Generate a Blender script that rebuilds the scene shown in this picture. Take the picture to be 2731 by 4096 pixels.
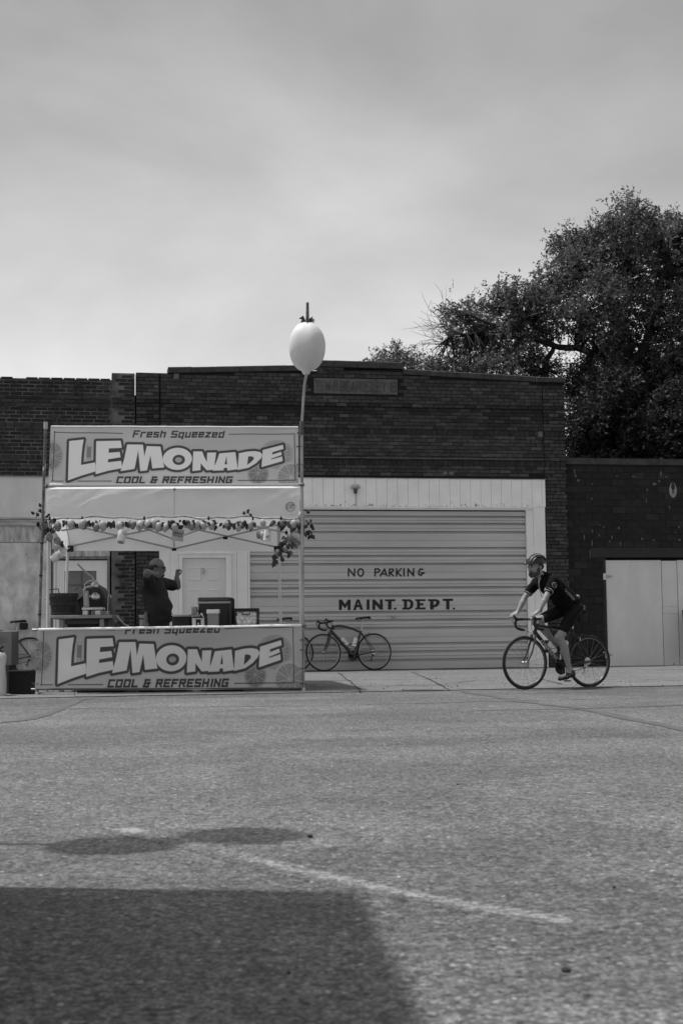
import bpy, bmesh, math, random
import numpy as np
from mathutils import Vector, Matrix
from mathutils.geometry import tessellate_polygon
random.seed(7); rng = np.random.default_rng(7)
for o in list(bpy.data.objects): bpy.data.objects.remove(o)
SC = bpy.context.scene
COL = SC.collection
# ---------------------------------------------------------------- camera
F = 5689.0; PW, PH = 2731.0, 4096.0
H = 0.76; PITCH = math.atan(478/5689.0); ROLL = 0.0115
fw = Vector((0, math.cos(PITCH), math.sin(PITCH)))
r0 = Vector((1, 0, 0)); u0 = r0.cross(fw)
RT = r0*math.cos(ROLL) - u0*math.sin(ROLL)
UP = r0*math.sin(ROLL) + u0*math.cos(ROLL)
CAM = Vector((0, 0, H))
cam = bpy.data.cameras.new('camera'); camo = bpy.data.objects.new('camera', cam); COL.objects.link(camo)
m = Matrix((RT, UP, -fw)).transposed().to_4x4(); m.translation = CAM
camo.matrix_world = m
cam.sensor_fit = 'VERTICAL'; cam.sensor_height = 36; cam.sensor_width = 24; cam.lens = 50
cam.clip_end = 2000; cam.clip_start = 0.05
cam.dof.use_dof = True; cam.dof.focus_distance = 19.0; cam.dof.aperture_fstop = 6.5
SC.camera = camo
# ---------------------------------------------------------------- light
SUN_EL, SUN_HEAD = math.radians(72), math.radians(-8)     # the light travels along the street towards +X
tosun = Vector((-math.cos(SUN_HEAD)*math.cos(SUN_EL), -math.sin(SUN_HEAD)*math.cos(SUN_EL), math.sin(SUN_EL)))
sl = bpy.data.lights.new('sun', 'SUN'); sl.energy = 2.0; sl.angle = math.radians(1.0)
so = bpy.data.objects.new('sun', sl); COL.objects.link(so)
so.rotation_euler = tosun.to_track_quat('Z', 'Y').to_euler()
W_ = bpy.data.worlds.new('World'); SC.world = W_; W_.use_nodes = True
nt = W_.node_tree; nt.nodes.clear()
N = nt.nodes.new; Lk = nt.links.new
out = N('ShaderNodeOutputWorld'); bg = N('ShaderNodeBackground'); bg.inputs[1].default_value = 0.15
sky = N('ShaderNodeTexSky'); sky.sky_type = 'NISHITA'; sky.sun_disc = False
sky.sun_elevation = SUN_EL; sky.sun_rotation = math.atan2(tosun.x, tosun.y)
sky.dust_density = 1.6; sky.air_density = 1.0; sky.ozone_density = 1.0
bw = N('ShaderNodeVectorMath'); bw.operation = 'DOT_PRODUCT'; bw.inputs[1].default_value = (0.85, 0.2, -0.05)   # film with a red filter
tc = N('ShaderNodeTexCoord'); mp = N('ShaderNodeMapping'); mp.inputs['Scale'].default_value = (1.5, 1.5, 2.9)
mp.inputs['Rotation'].default_value = (0.25, 0.35, 0.5)
n1 = N('ShaderNodeTexNoise'); n1.inputs['Scale'].default_value = 2.4; n1.inputs['Detail'].default_value = 7
n1.inputs['Roughness'].default_value = 0.5; n1.inputs['Distortion'].default_value = 0.25
mr = N('ShaderNodeMapRange'); mr.inputs[1].default_value = 0.3; mr.inputs[2].default_value = 0.72
mr.inputs[3].default_value = 0.74; mr.inputs[4].default_value = 1.2
mu = N('ShaderNodeMath'); mu.operation = 'MULTIPLY'
mn = N('ShaderNodeMath'); mn.operation = 'MINIMUM'; mn.inputs[1].default_value = 60
Lk(sky.outputs[0], bw.inputs[0]); Lk(tc.outputs['Generated'], mp.inputs[0]); Lk(mp.outputs[0], n1.inputs[0])
Lk(n1.outputs[0], mr.inputs[0]); Lk(mr.outputs[0], mu.inputs[0]); pw = N('ShaderNodeMath'); pw.operation = 'POWER'; pw.inputs[1].default_value = 1.16
sc_ = N('ShaderNodeMath'); sc_.operation = 'MULTIPLY'; sc_.inputs[1].default_value = 0.955*2.6**-0.16
Lk(bw.outputs['Value'], pw.inputs[0]); Lk(pw.outputs[0], sc_.inputs[0]); Lk(sc_.outputs[0], mu.inputs[1])
Lk(mu.outputs[0], bg.inputs[0]); Lk(bg.outputs[0], out.inputs[0])
SC.view_settings.view_transform = 'Standard'; SC.view_settings.look = 'None'
SC.view_settings.gamma = 1; SC.view_settings.exposure = 0.91; SC.view_settings.use_curve_mapping = False
# ---------------------------------------------------------------- pixels of the photograph to points of the place
def ray(x, y):
    return fw + RT*((x-PW/2)/F) + UP*((PH/2-y)/F)
def at(x, y, Y):
    d = ray(x, y); return CAM + d*(Y/d.y)
def gnd(x, y, z=0.0):
    d = ray(x, y); return CAM + d*((z-H)/d.z)
PSI = math.radians(10.3); WO = Vector((0, 26.2, 0))
WM = Matrix.Rotation(PSI, 4, 'Z'); WM.translation = WO; WI = WM.inverted()
def wl(x, y, off=0.0):
    o = WI @ CAM; d = WI.to_3x3() @ ray(x, y); t = (-off-o.y)/d.y; p = o + d*t
    return p.x, p.z
def S(x, y=2000, off=0.0): return wl(x, y, off)[0]
def Z(x, y, off=0.0): return wl(x, y, off)[1]
# ---------------------------------------------------------------- objects
def tag(o, label=None, cat=None, group=None, kind=None):
    if label: o['label'] = label
    if cat: o['category'] = cat
    if group: o['group'] = group
    if kind: o['kind'] = kind
    return o
def empty(name, loc=(0,0,0), rz=0.0, label=None, cat=None, group=None, parent=None, kind=None):
    o = bpy.data.objects.new(name, None); COL.objects.link(o); o.empty_display_size = 0.1
    o.location = loc; o.rotation_euler = (0, 0, rz); o.parent = parent
    return tag(o, label, cat, group, kind)
def link(name, me, parent=None, loc=None, rot=None):
    o = bpy.data.objects.new(name, me); COL.objects.link(o); o.parent = parent
    if loc is not None: o.location = loc
    if rot is not None: o.rotation_euler = rot
    return o
def kids(o): return [c for c in bpy.data.objects if c.parent == o]
def copy_tree(o, parent=None):
    c = o.copy(); COL.objects.link(c); c.parent = parent
    for k in kids(o): copy_tree(k, c)
    return c
class MB:
    def __init__(s): s.v = []; s.f = []; s.m = []; s.cur = 0
    def add(s, vs, fs):
        b = len(s.v); s.v += [tuple(v) for v in vs]
        for f in fs: s.f.append(tuple(b+i for i in f)); s.m.append(s.cur)
        return s
    def box(s, a, b, taper=0.0):
        x0,y0,z0 = a; x1,y1,z1 = b; t = taper
        vs = [(x0,y0,z0),(x1,y0,z0),(x1,y1,z0),(x0,y1,z0),(x0+t,y0+t,z1),(x1-t,y0+t,z1),(x1-t,y1-t,z1),(x0+t,y1-t,z1)]
        return s.add(vs, [(3,2,1,0),(4,5,6,7),(0,1,5,4),(1,2,6,5),(2,3,7,6),(3,0,4,7)])
    def rbox(s, a, b, r=0.02, n=3):
        # box with rounded upright corners and a softened rim
        x0,y0,z0 = a; x1,y1,z1 = b
        def ring(ins, z):
            pts = []
            for cx,cy,a0 in ((x1-r,y1-r,0),(x0+r,y1-r,1),(x0+r,y0+r,2),(x1-r,y0+r,3)):
                for k in range(n+1):
                    t = (a0+k/n)*math.pi/2; q = max(r-ins, 0.0005)
                    pts.append((cx+q*math.cos(t), cy+q*math.sin(t), z))
            return pts
        e = min(r*0.6, (z1-z0)*0.25)
        rings = [ring(e, z0), ring(0, z0+e), ring(0, z1-e), ring(e*0.3, z1-e*0.3), ring(e, z1)]
        return s.loft(rings, cap=True)
    def loft(s, rings, cap=False, closed=True):
        n = len(rings[0]); vs = [p for r in rings for p in r]; fs = []
        for i in range(len(rings)-1):
            for j in range(n if closed else n-1):
                k = (j+1) % n
                fs.append((i*n+j, i*n+k, (i+1)*n+k, (i+1)*n+j))
        if cap:
            fs.append(tuple(reversed(range(n)))); fs.append(tuple((len(rings)-1)*n+j for j in range(n)))
        return s.add(vs, fs)
    def tube(s, pts, r, n=8, cap=True, flat=1.0):
        pts = [Vector(p) for p in pts]; rs = r if isinstance(r, (list, tuple)) else [r]*len(pts)
        rings = []; pu = None
        for i, p in enumerate(pts):
            d = (pts[min(i+1, len(pts)-1)] - pts[max(i-1, 0)]).normalized()
            a = Vector((0,0,1)) if pu is None else pu
            if abs(d.dot(a)) > 0.95: a = Vector((1,0,0)) if abs(d.x) < 0.9 else Vector((0,1,0))
            u = (a - d*a.dot(d)).normalized(); w = d.cross(u); pu = u
            rings.append([p + u*(rs[i]*math.cos(2*math.pi*k/n)) + w*(rs[i]*flat*math.sin(2*math.pi*k/n)) for k in range(n)])
        return s.loft(rings, cap)
    def lathe(s, prof, n=16, c=(0,0,0), M=None, cap=True):
        rings = []
        for r, z in prof:
            ring = [Vector((r*math.cos(2*math.pi*k/n), r*math.sin(2*math.pi*k/n), z)) for k in range(n)]
            if M: ring = [M @ p for p in ring]
            rings.append([p + Vector(c) for p in ring])
        return s.loft(rings, cap)
    def torus(s, c, R, r, n=40, k=8, axis='Y', a0=0, a1=2*math.pi, rx=None):
        full = abs(a1-a0-2*math.pi) < 1e-6; rings = []
        for i in range(n if full else n+1):
            t = a0+(a1-a0)*i/n; ring = []
            for j in range(k):
                q = 2*math.pi*j/k; rr = R + r*math.cos(q); h = (rx or r)*math.sin(q)
                a, b = rr*math.cos(t), rr*math.sin(t)
                p = {'Y': (a, h, b), 'Z': (a, b, h), 'X': (h, a, b)}[axis]
                ring.append((c[0]+p[0], c[1]+p[1], c[2]+p[2]))
            rings.append(ring)
        if full: rings.append(rings[0])
        return s.loft(rings, not full)
    def ell(s, c, r, n=14, m=9, M=None):
        prof = [(math.sin(math.pi*i/m), -math.cos(math.pi*i/m)) for i in range(m+1)]
        prof[0] = (0.004, -1); prof[-1] = (0.004, 1); rings = []
        for a, z in prof:
            ring = [Vector((a*r[0]*math.cos(2*math.pi*k/n), a*r[1]*math.sin(2*math.pi*k/n), z*r[2])) for k in range(n)]
            if M: ring = [M @ p for p in ring]
            rings.append([p+Vector(c) for p in ring])
        return s.loft(rings, True)
    def poly(s, pts, f3, holes=(), th=0.0):
        # filled outline; f3 maps (u, v, depth) to a point
        loops = [list(pts)] + [list(h) for h in holes]
        flat = [p for l in loops for p in l]
        tris = tessellate_polygon([[Vector((p[0], p[1], 0)) for p in l] for l in loops])
        s.add([f3(p[0], p[1], th) for p in flat], [tuple(t) for t in tris])
        if th:
            for l in loops:
                n = len(l)
                s.add([f3(p[0], p[1], th) for p in l]+[f3(p[0], p[1], 0) for p in l], [(i,(i+1)%n,n+(i+1)%n,n+i) for i in range(n)])
        return s
    def mesh(s, name, mats, smooth=False, fix=True):
        me = bpy.data.meshes.new(name); me.from_pydata(s.v, [], s.f)
        for q in (mats if isinstance(mats, (list, tuple)) else [mats]): me.materials.append(q)
        if any(s.m): me.polygons.foreach_set('material_index', s.m)
        if fix:
            bm = bmesh.new(); bm.from_mesh(me); bmesh.ops.recalc_face_normals(bm, faces=bm.faces); bm.to_mesh(me); bm.free()
        if smooth:
            me.polygons.foreach_set('use_smooth', [True]*len(me.polygons))
            try: me.set_sharp_from_angle(angle=math.radians(42))
            except Exception: pass
        me.update(); return me
    def build(s, name, mats, parent=None, smooth=False, loc=None, rot=None, fix=True):
        return link(name, s.mesh(name, mats, smooth, fix), parent, loc, rot)
def tube(pts, r, **k): return MB().tube(pts, r, **k)
def box(a, b, taper=0.0): return MB().box(a, b, taper)
# ---------------------------------------------------------------- materials (the photograph is black and white)
MATS = {}
def mat(name, v, rough=0.75, var=0.0, scale=6.0, bump=0.0, bscale=60.0, metal=0.0, stretch=(1,1,1), transl=0.0, spec=0.3, detail=6.0,
        wear=None, wscale=9.0, wth=0.62, zwear=None, attr=None, coat=0.0, alpha=1.0, isl=0.0, coord='world'):
    if name in MATS: return MATS[name]
    M_ = bpy.data.materials.new(name); M_.use_nodes = True; t = M_.node_tree; t.nodes.clear()
    N = t.nodes.new; L = t.links.new
    o = N('ShaderNodeOutputMaterial'); p = N('ShaderNodeBsdfPrincipled')
    p.inputs['Roughness'].default_value = rough; p.inputs['Metallic'].default_value = metal
    p.inputs['Specular IOR Level'].default_value = spec; p.inputs['Coat Weight'].default_value = coat
    p.inputs['Base Color'].default_value = (v, v, v, 1)
    if coord == 'world':
        g = N('ShaderNodeNewGeometry'); cs = g.outputs['Position']
    else:
        g = N('ShaderNodeTexCoord'); cs = g.outputs['Object']
    mp = N('ShaderNodeMapping'); mp.inputs['Scale'].default_value = stretch; L(cs, mp.inputs[0])
    col = None
    if attr:
        a = N('ShaderNodeAttribute'); a.attribute_name = attr; col = a.outputs['Color']
    if var:
        n = N('ShaderNodeTexNoise'); n.inputs['Scale'].default_value = scale; n.inputs['Detail'].default_value = detail
        n.inputs['Roughness'].default_value = 0.6; L(mp.outputs[0], n.inputs[0])
        r = N('ShaderNodeMapRange'); r.inputs[1].default_value = 0.3; r.inputs[2].default_value = 0.7
        r.inputs[3].default_value = (1-var) if attr else v*(1-var); r.inputs[4].default_value = (1+var) if attr else v*(1+var)
        L(n.outputs[0], r.inputs[0])
        if attr:
            q = N('ShaderNodeVectorMath'); q.operation = 'SCALE'; L(col, q.inputs[0]); L(r.outputs[0], q.inputs['Scale']); col = q.outputs[0]
        else: col = r.outputs[0]
    if isl:
        gi = N('ShaderNodeNewGeometry'); r = N('ShaderNodeMapRange'); r.inputs[3].default_value = 1-isl; r.inputs[4].default_value = 1+isl
        L(gi.outputs['Random Per Island'], r.inputs[0])
        q = N('ShaderNodeMath'); q.operation = 'MULTIPLY'; L(r.outputs[0], q.inputs[0])
        if col is None: q.inputs[1].default_value = v
        else: L(col, q.inputs[1])
        col = q.outputs[0]
    if wear is not None:
        n = N('ShaderNodeTexNoise'); n.inputs['Scale'].default_value = wscale; n.inputs['Detail'].default_value = 8; n.inputs['Roughness'].default_value = 0.7
        L(mp.outputs[0], n.inputs[0]); src = n.outputs[0]
        if zwear:                                            # wear that is thickest near one height (foot of the boards)
            sx = N('ShaderNodeSeparateXYZ'); g2 = N('ShaderNodeNewGeometry'); L(g2.outputs['Position'], sx.inputs[0])
            r = N('ShaderNodeMapRange'); r.inputs[1].default_value = zwear[0]; r.inputs[2].default_value = zwear[1]
            r.inputs[3].default_value = zwear[2]; r.inputs[4].default_value = 0.0; L(sx.outputs[2], r.inputs[0])
            q = N('ShaderNodeMath'); L(src, q.inputs[0]); L(r.outputs[0], q.inputs[1]); src = q.outputs[0]
        r = N('ShaderNodeMapRange'); r.inputs[1].default_value = wth; r.inputs[2].default_value = wth+0.04; L(src, r.inputs[0])
        mx = N('ShaderNodeMix'); mx.data_type = 'RGBA'; L(r.outputs[0], mx.inputs[0])
        if col is None: mx.inputs[6].default_value = (v, v, v, 1)
        else: L(col, mx.inputs[6])
        mx.inputs[7].default_value = (wear, wear, wear, 1); col = mx.outputs[2]
    if col is not None: L(col, p.inputs['Base Color'])
    if bump:
        n = N('ShaderNodeTexNoise'); n.inputs['Scale'].default_value = bscale; n.inputs['Detail'].default_value = 5; L(mp.outputs[0], n.inputs[0])
        b = N('ShaderNodeBump'); b.inputs['Strength'].default_value = bump; b.inputs['Distance'].default_value = 0.01
        L(n.outputs[0], b.inputs['Height']); L(b.outputs[0], p.inputs['Normal'])
    sh = p.outputs[0]
    if transl:
        tr = N('ShaderNodeBsdfTranslucent'); tr.inputs[0].default_value = (v, v, v, 1)
        if col is not None: L(col, tr.inputs[0])
        mx = N('ShaderNodeMixShader'); mx.inputs[0].default_value = transl; L(sh, mx.inputs[1]); L(tr.outputs[0], mx.inputs[2]); sh = mx.outputs[0]
    if alpha < 1:
        tr = N('ShaderNodeBsdfTransparent'); mx = N('ShaderNodeMixShader'); mx.inputs[0].default_value = alpha
        L(tr.outputs[0], mx.inputs[1]); L(sh, mx.inputs[2]); sh = mx.outputs[0]
    L(sh, o.inputs[0]); MATS[name] = M_; return M_
BLACK = mat('black_plastic', 0.012, 0.45)
DARKRUB = mat('rubber', 0.018, 0.7)
CHROME = mat('bright_metal', 0.42, 0.3, metal=1.0)
STEEL = mat('brushed_steel', 0.45, 0.35, var=0.2, scale=20, metal=1.0)
GALV = mat('galvanised_pipe', 0.30, 0.42, var=0.35, scale=9, metal=0.7, stretch=(1,1,0.25))
WHITEP = mat('white_plastic', 0.7, 0.4)
# ---------------------------------------------------------------- a plain single-stroke alphabet
def arc(cx, cy, rx, ry, a0, a1, n=8):
    return [(cx+rx*math.cos(math.radians(a0+(a1-a0)*i/n)), cy+ry*math.sin(math.radians(a0+(a1-a0)*i/n))) for i in range(n+1)]
GL = {
 'A': [[(0,0),(.3,1),(.6,0)],[(.1,.36),(.5,.36)]], 'B': [[(0,0),(0,1),(.4,1),(.52,.86),(.52,.64),(.4,.52),(0,.52)],[(.4,.52),(.56,.38),(.56,.14),(.42,0),(0,0)]],
 'C': [[(.55,1),(0,1),(0,0),(.55,0)]], 'D': [[(0,0),(0,1),(.38,1),(.58,.8),(.58,.2),(.38,0),(0,0)]],
 'E': [[(.55,1),(0,1),(0,0),(.55,0)],[(0,.5),(.45,.5)]], 'F': [[(.55,1),(0,1),(0,0)],[(0,.5),(.42,.5)]],
 'G': [[(.56,1),(0,1),(0,0),(.56,0),(.56,.48),(.36,.48)]], 'H': [[(0,0),(0,1)],[(.56,0),(.56,1)],[(0,.5),(.56,.5)]],
 'I': [[(.1,0),(.1,1)]], 'K': [[(0,0),(0,1)],[(.55,1),(.03,.45),(.55,0)]], 'L': [[(0,1),(0,0),(.52,0)]],
 'N': [[(0,0),(0,1),(.56,0),(.56,1)]], 'O': [[(0,0),(.58,0),(.58,1),(0,1),(0,0)]], 'P': [[(0,0),(0,1),(.55,1),(.55,.48),(0,.48)]],
 'R': [[(0,0),(0,1),(.55,1),(.55,.52),(0,.52)],[(.28,.52),(.56,0)]], 'S': [[(.55,1),(0,1),(0,.53),(.55,.47),(.55,0),(0,0)]],
 'T': [[(0,1),(.6,1)],[(.3,1),(.3,0)]], 'U': [[(0,1),(0,0),(.56,0),(.56,1)]], 'W': [[(0,1),(.18,0),(.38,.8),(.58,0),(.76,1)]],
 'X': [[(0,0),(.56,1)],[(0,1),(.56,0)]], 'Y': [[(0,1),(.3,.5),(.6,1)],[(.3,.5),(.3,0)]], 'Z': [[(0,1),(.56,1),(0,0),(.56,0)]],
 '1': [[(.05,.85),(.2,1),(.2,0)]], '9': [[(.5,.5),(0,.5),(0,1),(.5,1),(.5,0),(0,0)]], '8': [[(0,.52),(0,1),(.5,1),(.5,.52),(0,.52),(0,0),(.5,0),(.5,.52)]],
 '.': [[(.05,0),(.05,.06)]], '-': [[(.05,.48),(.2,.48)]], '*': [[(.08,.46),(.08,.54)]],
 '&': [[(.5,1),(.08,1),(.08,.52),(.3,.52)],[(.08,.52),(.0,0),(.5,0),(.5,.55),(.62,.55)],[(.36,0),(.36,-.18)]],
 'r': [[(0,0),(0,.74),(.4,.74)]], 'e': [[(.46,0),(0,0),(0,.74),(.46,.74),(.46,.38),(.0,.38)]], 's': [[(.46,.74),(0,.74),(0,.42),(.46,.34),(.46,0),(0,0)]],
 'h': [[(0,0),(0,1)],[(0,.74),(.46,.74),(.46,0)]], 'q': [[(.46,-.3),(.46,.74),(0,.74),(0,0),(.46,0)]], 'u': [[(0,.74),(0,0),(.46,0),(.46,.74)]],
 'z': [[(0,.74),(.46,.74),(0,0),(.46,0)]], 'd': [[(.46,1),(.46,0),(0,0),(0,.74),(.46,.74)]],
}
def glyphs(text, gap=0.3, space=0.45):
    """segments ((x0,y0),(x1,y1)) of a line of text of height 1, and its length"""
    x = 0; segs = []
    for ch in text:
        if ch == ' ': x += space; continue
        st = GL[ch]; w = max(p[0] for l in st for p in l)
        for l in st:
            for a, b in zip(l[:-1], l[1:]): segs.append(((x+a[0], a[1]), (x+b[0], b[1])))
        x += w+gap
    return segs, x-gap
def lettering(mb, segs, f3, w, th=0.002, step=0.00012):
    """paint strokes as thin raised bars; each a hair above the last so that none are flush"""
    for i, (a, b) in enumerate(segs):
        a = Vector(a); b = Vector(b); d = (b-a); L_ = d.length or 1e-6; d /= L_; q = Vector((-d.y, d.x))*(w/2); e = d*(w*0.42)
        c = [a-e-q, b+e-q, b+e+q, a-e+q]; h = th+step*(i % 40)
        mb.add([f3(p.x, p.y, h) for p in c]+[f3(p.x, p.y, 0) for p in c], [(0,1,2,3),(0,1,5,4),(1,2,6,5),(2,3,7,6),(3,0,4,7)])
    return mb
# ================================================================ ground
def stony(name, v, contrast, scales=(60, 150), bumpd=0.004, big=0.10, dark=0.35):
    M_ = bpy.data.materials.new(name); M_.use_nodes = True; t = M_.node_tree; t.nodes.clear(); N = t.nodes.new; L = t.links.new
    o = N('ShaderNodeOutputMaterial'); p = N('ShaderNodeBsdfPrincipled'); p.inputs['Roughness'].default_value = 0.8
    p.inputs['Specular IOR Level'].default_value = 0.3
    g = N('ShaderNodeNewGeometry'); acc = None; hgt = None
    for k, sc in enumerate(scales):
        vo = N('ShaderNodeTexVoronoi'); vo.inputs['Scale'].default_value = sc; L(g.outputs['Position'], vo.inputs['Vector'])
        sp = N('ShaderNodeSeparateColor'); L(vo.outputs['Color'], sp.inputs[0])
        r = N('ShaderNodeMapRange'); r.inputs[3].default_value = 1-contrast; r.inputs[4].default_value = 1+contrast; L(sp.outputs[0], r.inputs[0])
        e = N('ShaderNodeMapRange'); e.inputs[1].default_value = 0.25; e.inputs[2].default_value = 0.75; e.inputs[3].default_value = 1.0; e.inputs[4].default_value = 1-dark
        L(vo.outputs['Distance'], e.inputs[0])
        q = N('ShaderNodeMath'); q.operation = 'MULTIPLY'; L(r.outputs[0], q.inputs[0]); L(e.outputs[0], q.inputs[1])
        if acc is None: acc = q.outputs[0]; hgt = vo.outputs['Distance']
        else:
            q2 = N('ShaderNodeMath'); q2.operation = 'MULTIPLY'; L(acc, q2.inputs[0]); L(q.outputs[0], q2.inputs[1]); acc = q2.outputs[0]
    for sc, am in ((0.45, big), (3.0, 0.10), (16.0, 0.24)):
        n = N('ShaderNodeTexNoise'); n.inputs['Scale'].default_value = sc; n.inputs['Detail'].default_value = 4; L(g.outputs['Position'], n.inputs[0])
        r = N('ShaderNodeMapRange'); r.inputs[1].default_value = 0.3; r.inputs[2].default_value = 0.7; r.inputs[3].default_value = 1-am; r.inputs[4].default_value = 1+am
        L(n.outputs[0], r.inputs[0])
        q2 = N('ShaderNodeMath'); q2.operation = 'MULTIPLY'; L(acc, q2.inputs[0]); L(r.outputs[0], q2.inputs[1]); acc = q2.outputs[0]
    if 'asphalt' in name or 'paint' in name:
        for stretch, sc, lo_v, hi_v, a0, a1 in (((.07, .9, 1), 1.1, .90, 1.07, .35, .65), ((.5, 1.0, 1), 1.3, 1.0, .78, .60, .74), ((.9, .9, 1), .55, .90, 1.08, .46, .50)):
            mp_ = N('ShaderNodeMapping'); mp_.inputs['Scale'].default_value = stretch; mp_.inputs['Rotation'].default_value = (0, 0, -.16); L(g.outputs['Position'], mp_.inputs[0])
            n = N('ShaderNodeTexNoise'); n.inputs['Scale'].default_value = sc; n.inputs['Detail'].default_value = 5; L(mp_.outputs[0], n.inputs[0])
            r = N('ShaderNodeMapRange'); r.inputs[1].default_value = a0; r.inputs[2].default_value = a1; r.inputs[3].default_value = lo_v; r.inputs[4].default_value = hi_v; L(n.outputs[0], r.inputs[0])
            q2 = N('ShaderNodeMath'); q2.operation = 'MULTIPLY'; L(acc, q2.inputs[0]); L(r.outputs[0], q2.inputs[1]); acc = q2.outputs[0]
    # scattered pale and dark chips
    vo = N('ShaderNodeTexVoronoi'); vo.inputs['Scale'].default_value = 29; L(g.outputs['Position'], vo.inputs['Vector'])
    sp = N('ShaderNodeSeparateColor'); L(vo.outputs['Color'], sp.inputs[0])
    for ch, lo, mulv in ((0, 0.80, 2.4), (1, 0.72, 0.18)):
        a = N('ShaderNodeMath'); a.operation = 'GREATER_THAN'; a.inputs[1].default_value = lo; L(sp.outputs[ch], a.inputs[0])
        b = N('ShaderNodeMath'); b.operation = 'LESS_THAN'; b.inputs[1].default_value = 0.24; L(vo.outputs['Distance'], b.inputs[0])
        c = N('ShaderNodeMath'); c.operation = 'MULTIPLY'; L(a.outputs[0], c.inputs[0]); L(b.outputs[0], c.inputs[1])
        r = N('ShaderNodeMapRange'); r.inputs[3].default_value = 1; r.inputs[4].default_value = mulv; L(c.outputs[0], r.inputs[0])
        q2 = N('ShaderNodeMath'); q2.operation = 'MULTIPLY'; L(acc, q2.inputs[0]); L(r.outputs[0], q2.inputs[1]); acc = q2.outputs[0]
    s = N('ShaderNodeMath'); s.operation = 'MULTIPLY'; s.inputs[1].default_value = v; L(acc, s.inputs[0]); L(s.outputs[0], p.inputs['Base Color'])
    b = N('ShaderNodeBump'); b.inputs['Strength'].default_value = 0.6; b.inputs['Distance'].default_value = bumpd; b.invert = True
    L(hgt, b.inputs['Height']); L(b.outputs[0], p.inputs['Normal']); L(p.outputs[0], o.inputs[0]); MATS[name] = M_
    return M_, t, p, s
ASPH, *_ = stony('asphalt', 0.155, 0.50, big=0.16)
CONC, *_ = stony('pavement_concrete', 0.146, 0.10, scales=(60, 150), bumpd=0.001, big=0.14, dark=0.1)
PAINT, pt, pp, ps = stony('worn_road_paint', 0.155, 0.50, big=0.16)
_n = pt.nodes.new('ShaderNodeTexNoise'); _n.inputs['Scale'].default_value = 34; _n.inputs['Detail'].default_value = 7; _n.inputs['Roughness'].default_value = 0.8
_g = pt.nodes.new('ShaderNodeNewGeometry'); pt.links.new(_g.outputs['Position'], _n.inputs[0])
_a = pt.nodes.new('ShaderNodeAttribute'); _a.attribute_name = 'paint'
_k = pt.nodes.new('ShaderNodeMath'); _k.operation = 'MULTIPLY'; _k.inputs[1].default_value = 1.7; pt.links.new(_n.outputs[0], _k.inputs[0])
_s = pt.nodes.new('ShaderNodeMath'); _s.operation = 'ADD'; pt.links.new(_k.outputs[0], _s.inputs[0]); pt.links.new(_a.outputs['Fac'], _s.inputs[1])
_r = pt.nodes.new('ShaderNodeMapRange'); _r.inputs[1].default_value = 1.36; _r.inputs[2].default_value = 1.56; pt.links.new(_s.outputs[0], _r.inputs[0])
_m = pt.nodes.new('ShaderNodeMix'); _m.data_type = 'RGBA'; pt.links.new(_r.outputs[0], _m.inputs[0]); pt.links.new(ps.outputs[0], _m.inputs[6])
_m.inputs[7].default_value = (.31, .31, .31, 1); pt.links.new(_m.outputs[2], pp.inputs['Base Color'])
TAR = mat('tar', 0.085, 0.7, var=0.25, scale=14)
tag(MB().add([(-220,-220,0),(220,-220,0),(220,400,0),(-220,400,0)], [(0,1,2,3)]).build('road', ASPH), kind='structure')
def strip(name, pts, widths, z, m):
    mb = MB(); P = [Vector((p.x, p.y, z)) for p in pts]; L_ = []; R_ = []
    for i, p in enumerate(P):
        d = (P[min(i+1, len(P)-1)]-P[max(i-1, 0)]); d.z = 0; d.normalize(); q = Vector((-d.y, d.x, 0))*widths[i]*0.5
        L_.append(p+q); R_.append(p-q)
    n = len(P); mb.add(L_+R_, [(i, i+1, n+i+1, n+i) for i in range(n-1)])
    return tag(mb.build(name, m), kind='structure')
def wob(pts, k=6, amp=0.03):
    out = []
    for a, b in zip(pts[:-1], pts[1:]):
        for i in range(k):
            t = i/k; p = a.lerp(b, t); out.append(Vector((p.x+random.uniform(-amp, amp), p.y+random.uniform(-amp, amp), 0)))
    return out+[pts[-1]]
lp = [gnd(488,3314), gnd(760,3368), gnd(1150,3470), gnd(1560,3560), gnd(1900,3625), gnd(2460,3712)]
lp = wob(lp, 8, 0.006); ml = MB(); pv = []
for i, q in enumerate(lp):
    d = lp[min(i+1, len(lp)-1)]-lp[max(i-1, 0)]; d.z = 0; d.normalize(); nrm = Vector((-d.y, d.x, 0)); t = i/(len(lp)-1)
    den = .66 if t < .06 else (.40 if t < .20 else (.52 if t < .34 else .60)); den -= .3*max(0, (t-.94)/.06)
    for k in range(7):
        e = (k-3)/3; ml.v.append(tuple(q+nrm*e*.095+Vector((0, 0, .0012)))); pv.append(max(0, den*(1-abs(e)**2.2)))
for i in range(len(lp)-1):
    for k in range(6): ml.f.append((i*7+k, i*7+k+1, i*7+k+8, i*7+k+7)); ml.m.append(0)
lo__ = ml.build('road_marking', PAINT); av = lo__.data.attributes.new('paint', 'FLOAT', 'POINT'); av.data.foreach_set('value', pv); tag(lo__, kind='structure')
t1 = wob([gnd(*p) for p in ((1860,2768),(1950,2783),(2080,2806),(2300,2832),(2480,2868),(2731,2916),(2900,2950))], 5, 0.02)
strip('tar_seam', t1, [0.12+random.uniform(-.03,.05) for _ in t1], 0.004, TAR)
t2 = wob([gnd(*p) for p in ((-200,2910),(0,2892),(120,2878),(220,2845),(310,2803),(400,2783))], 5, 0.02)
strip('tar_seam', t2, [0.11+random.uniform(-.03,.04) for _ in t2], 0.004, TAR)
t3 = wob([gnd(*p) for p in ((1900,2842),(2300,2836),(2731,2822))], 5, 0.02)
strip('tar_seam', t3, [0.05]*len(t3), 0.0065, TAR)
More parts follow.
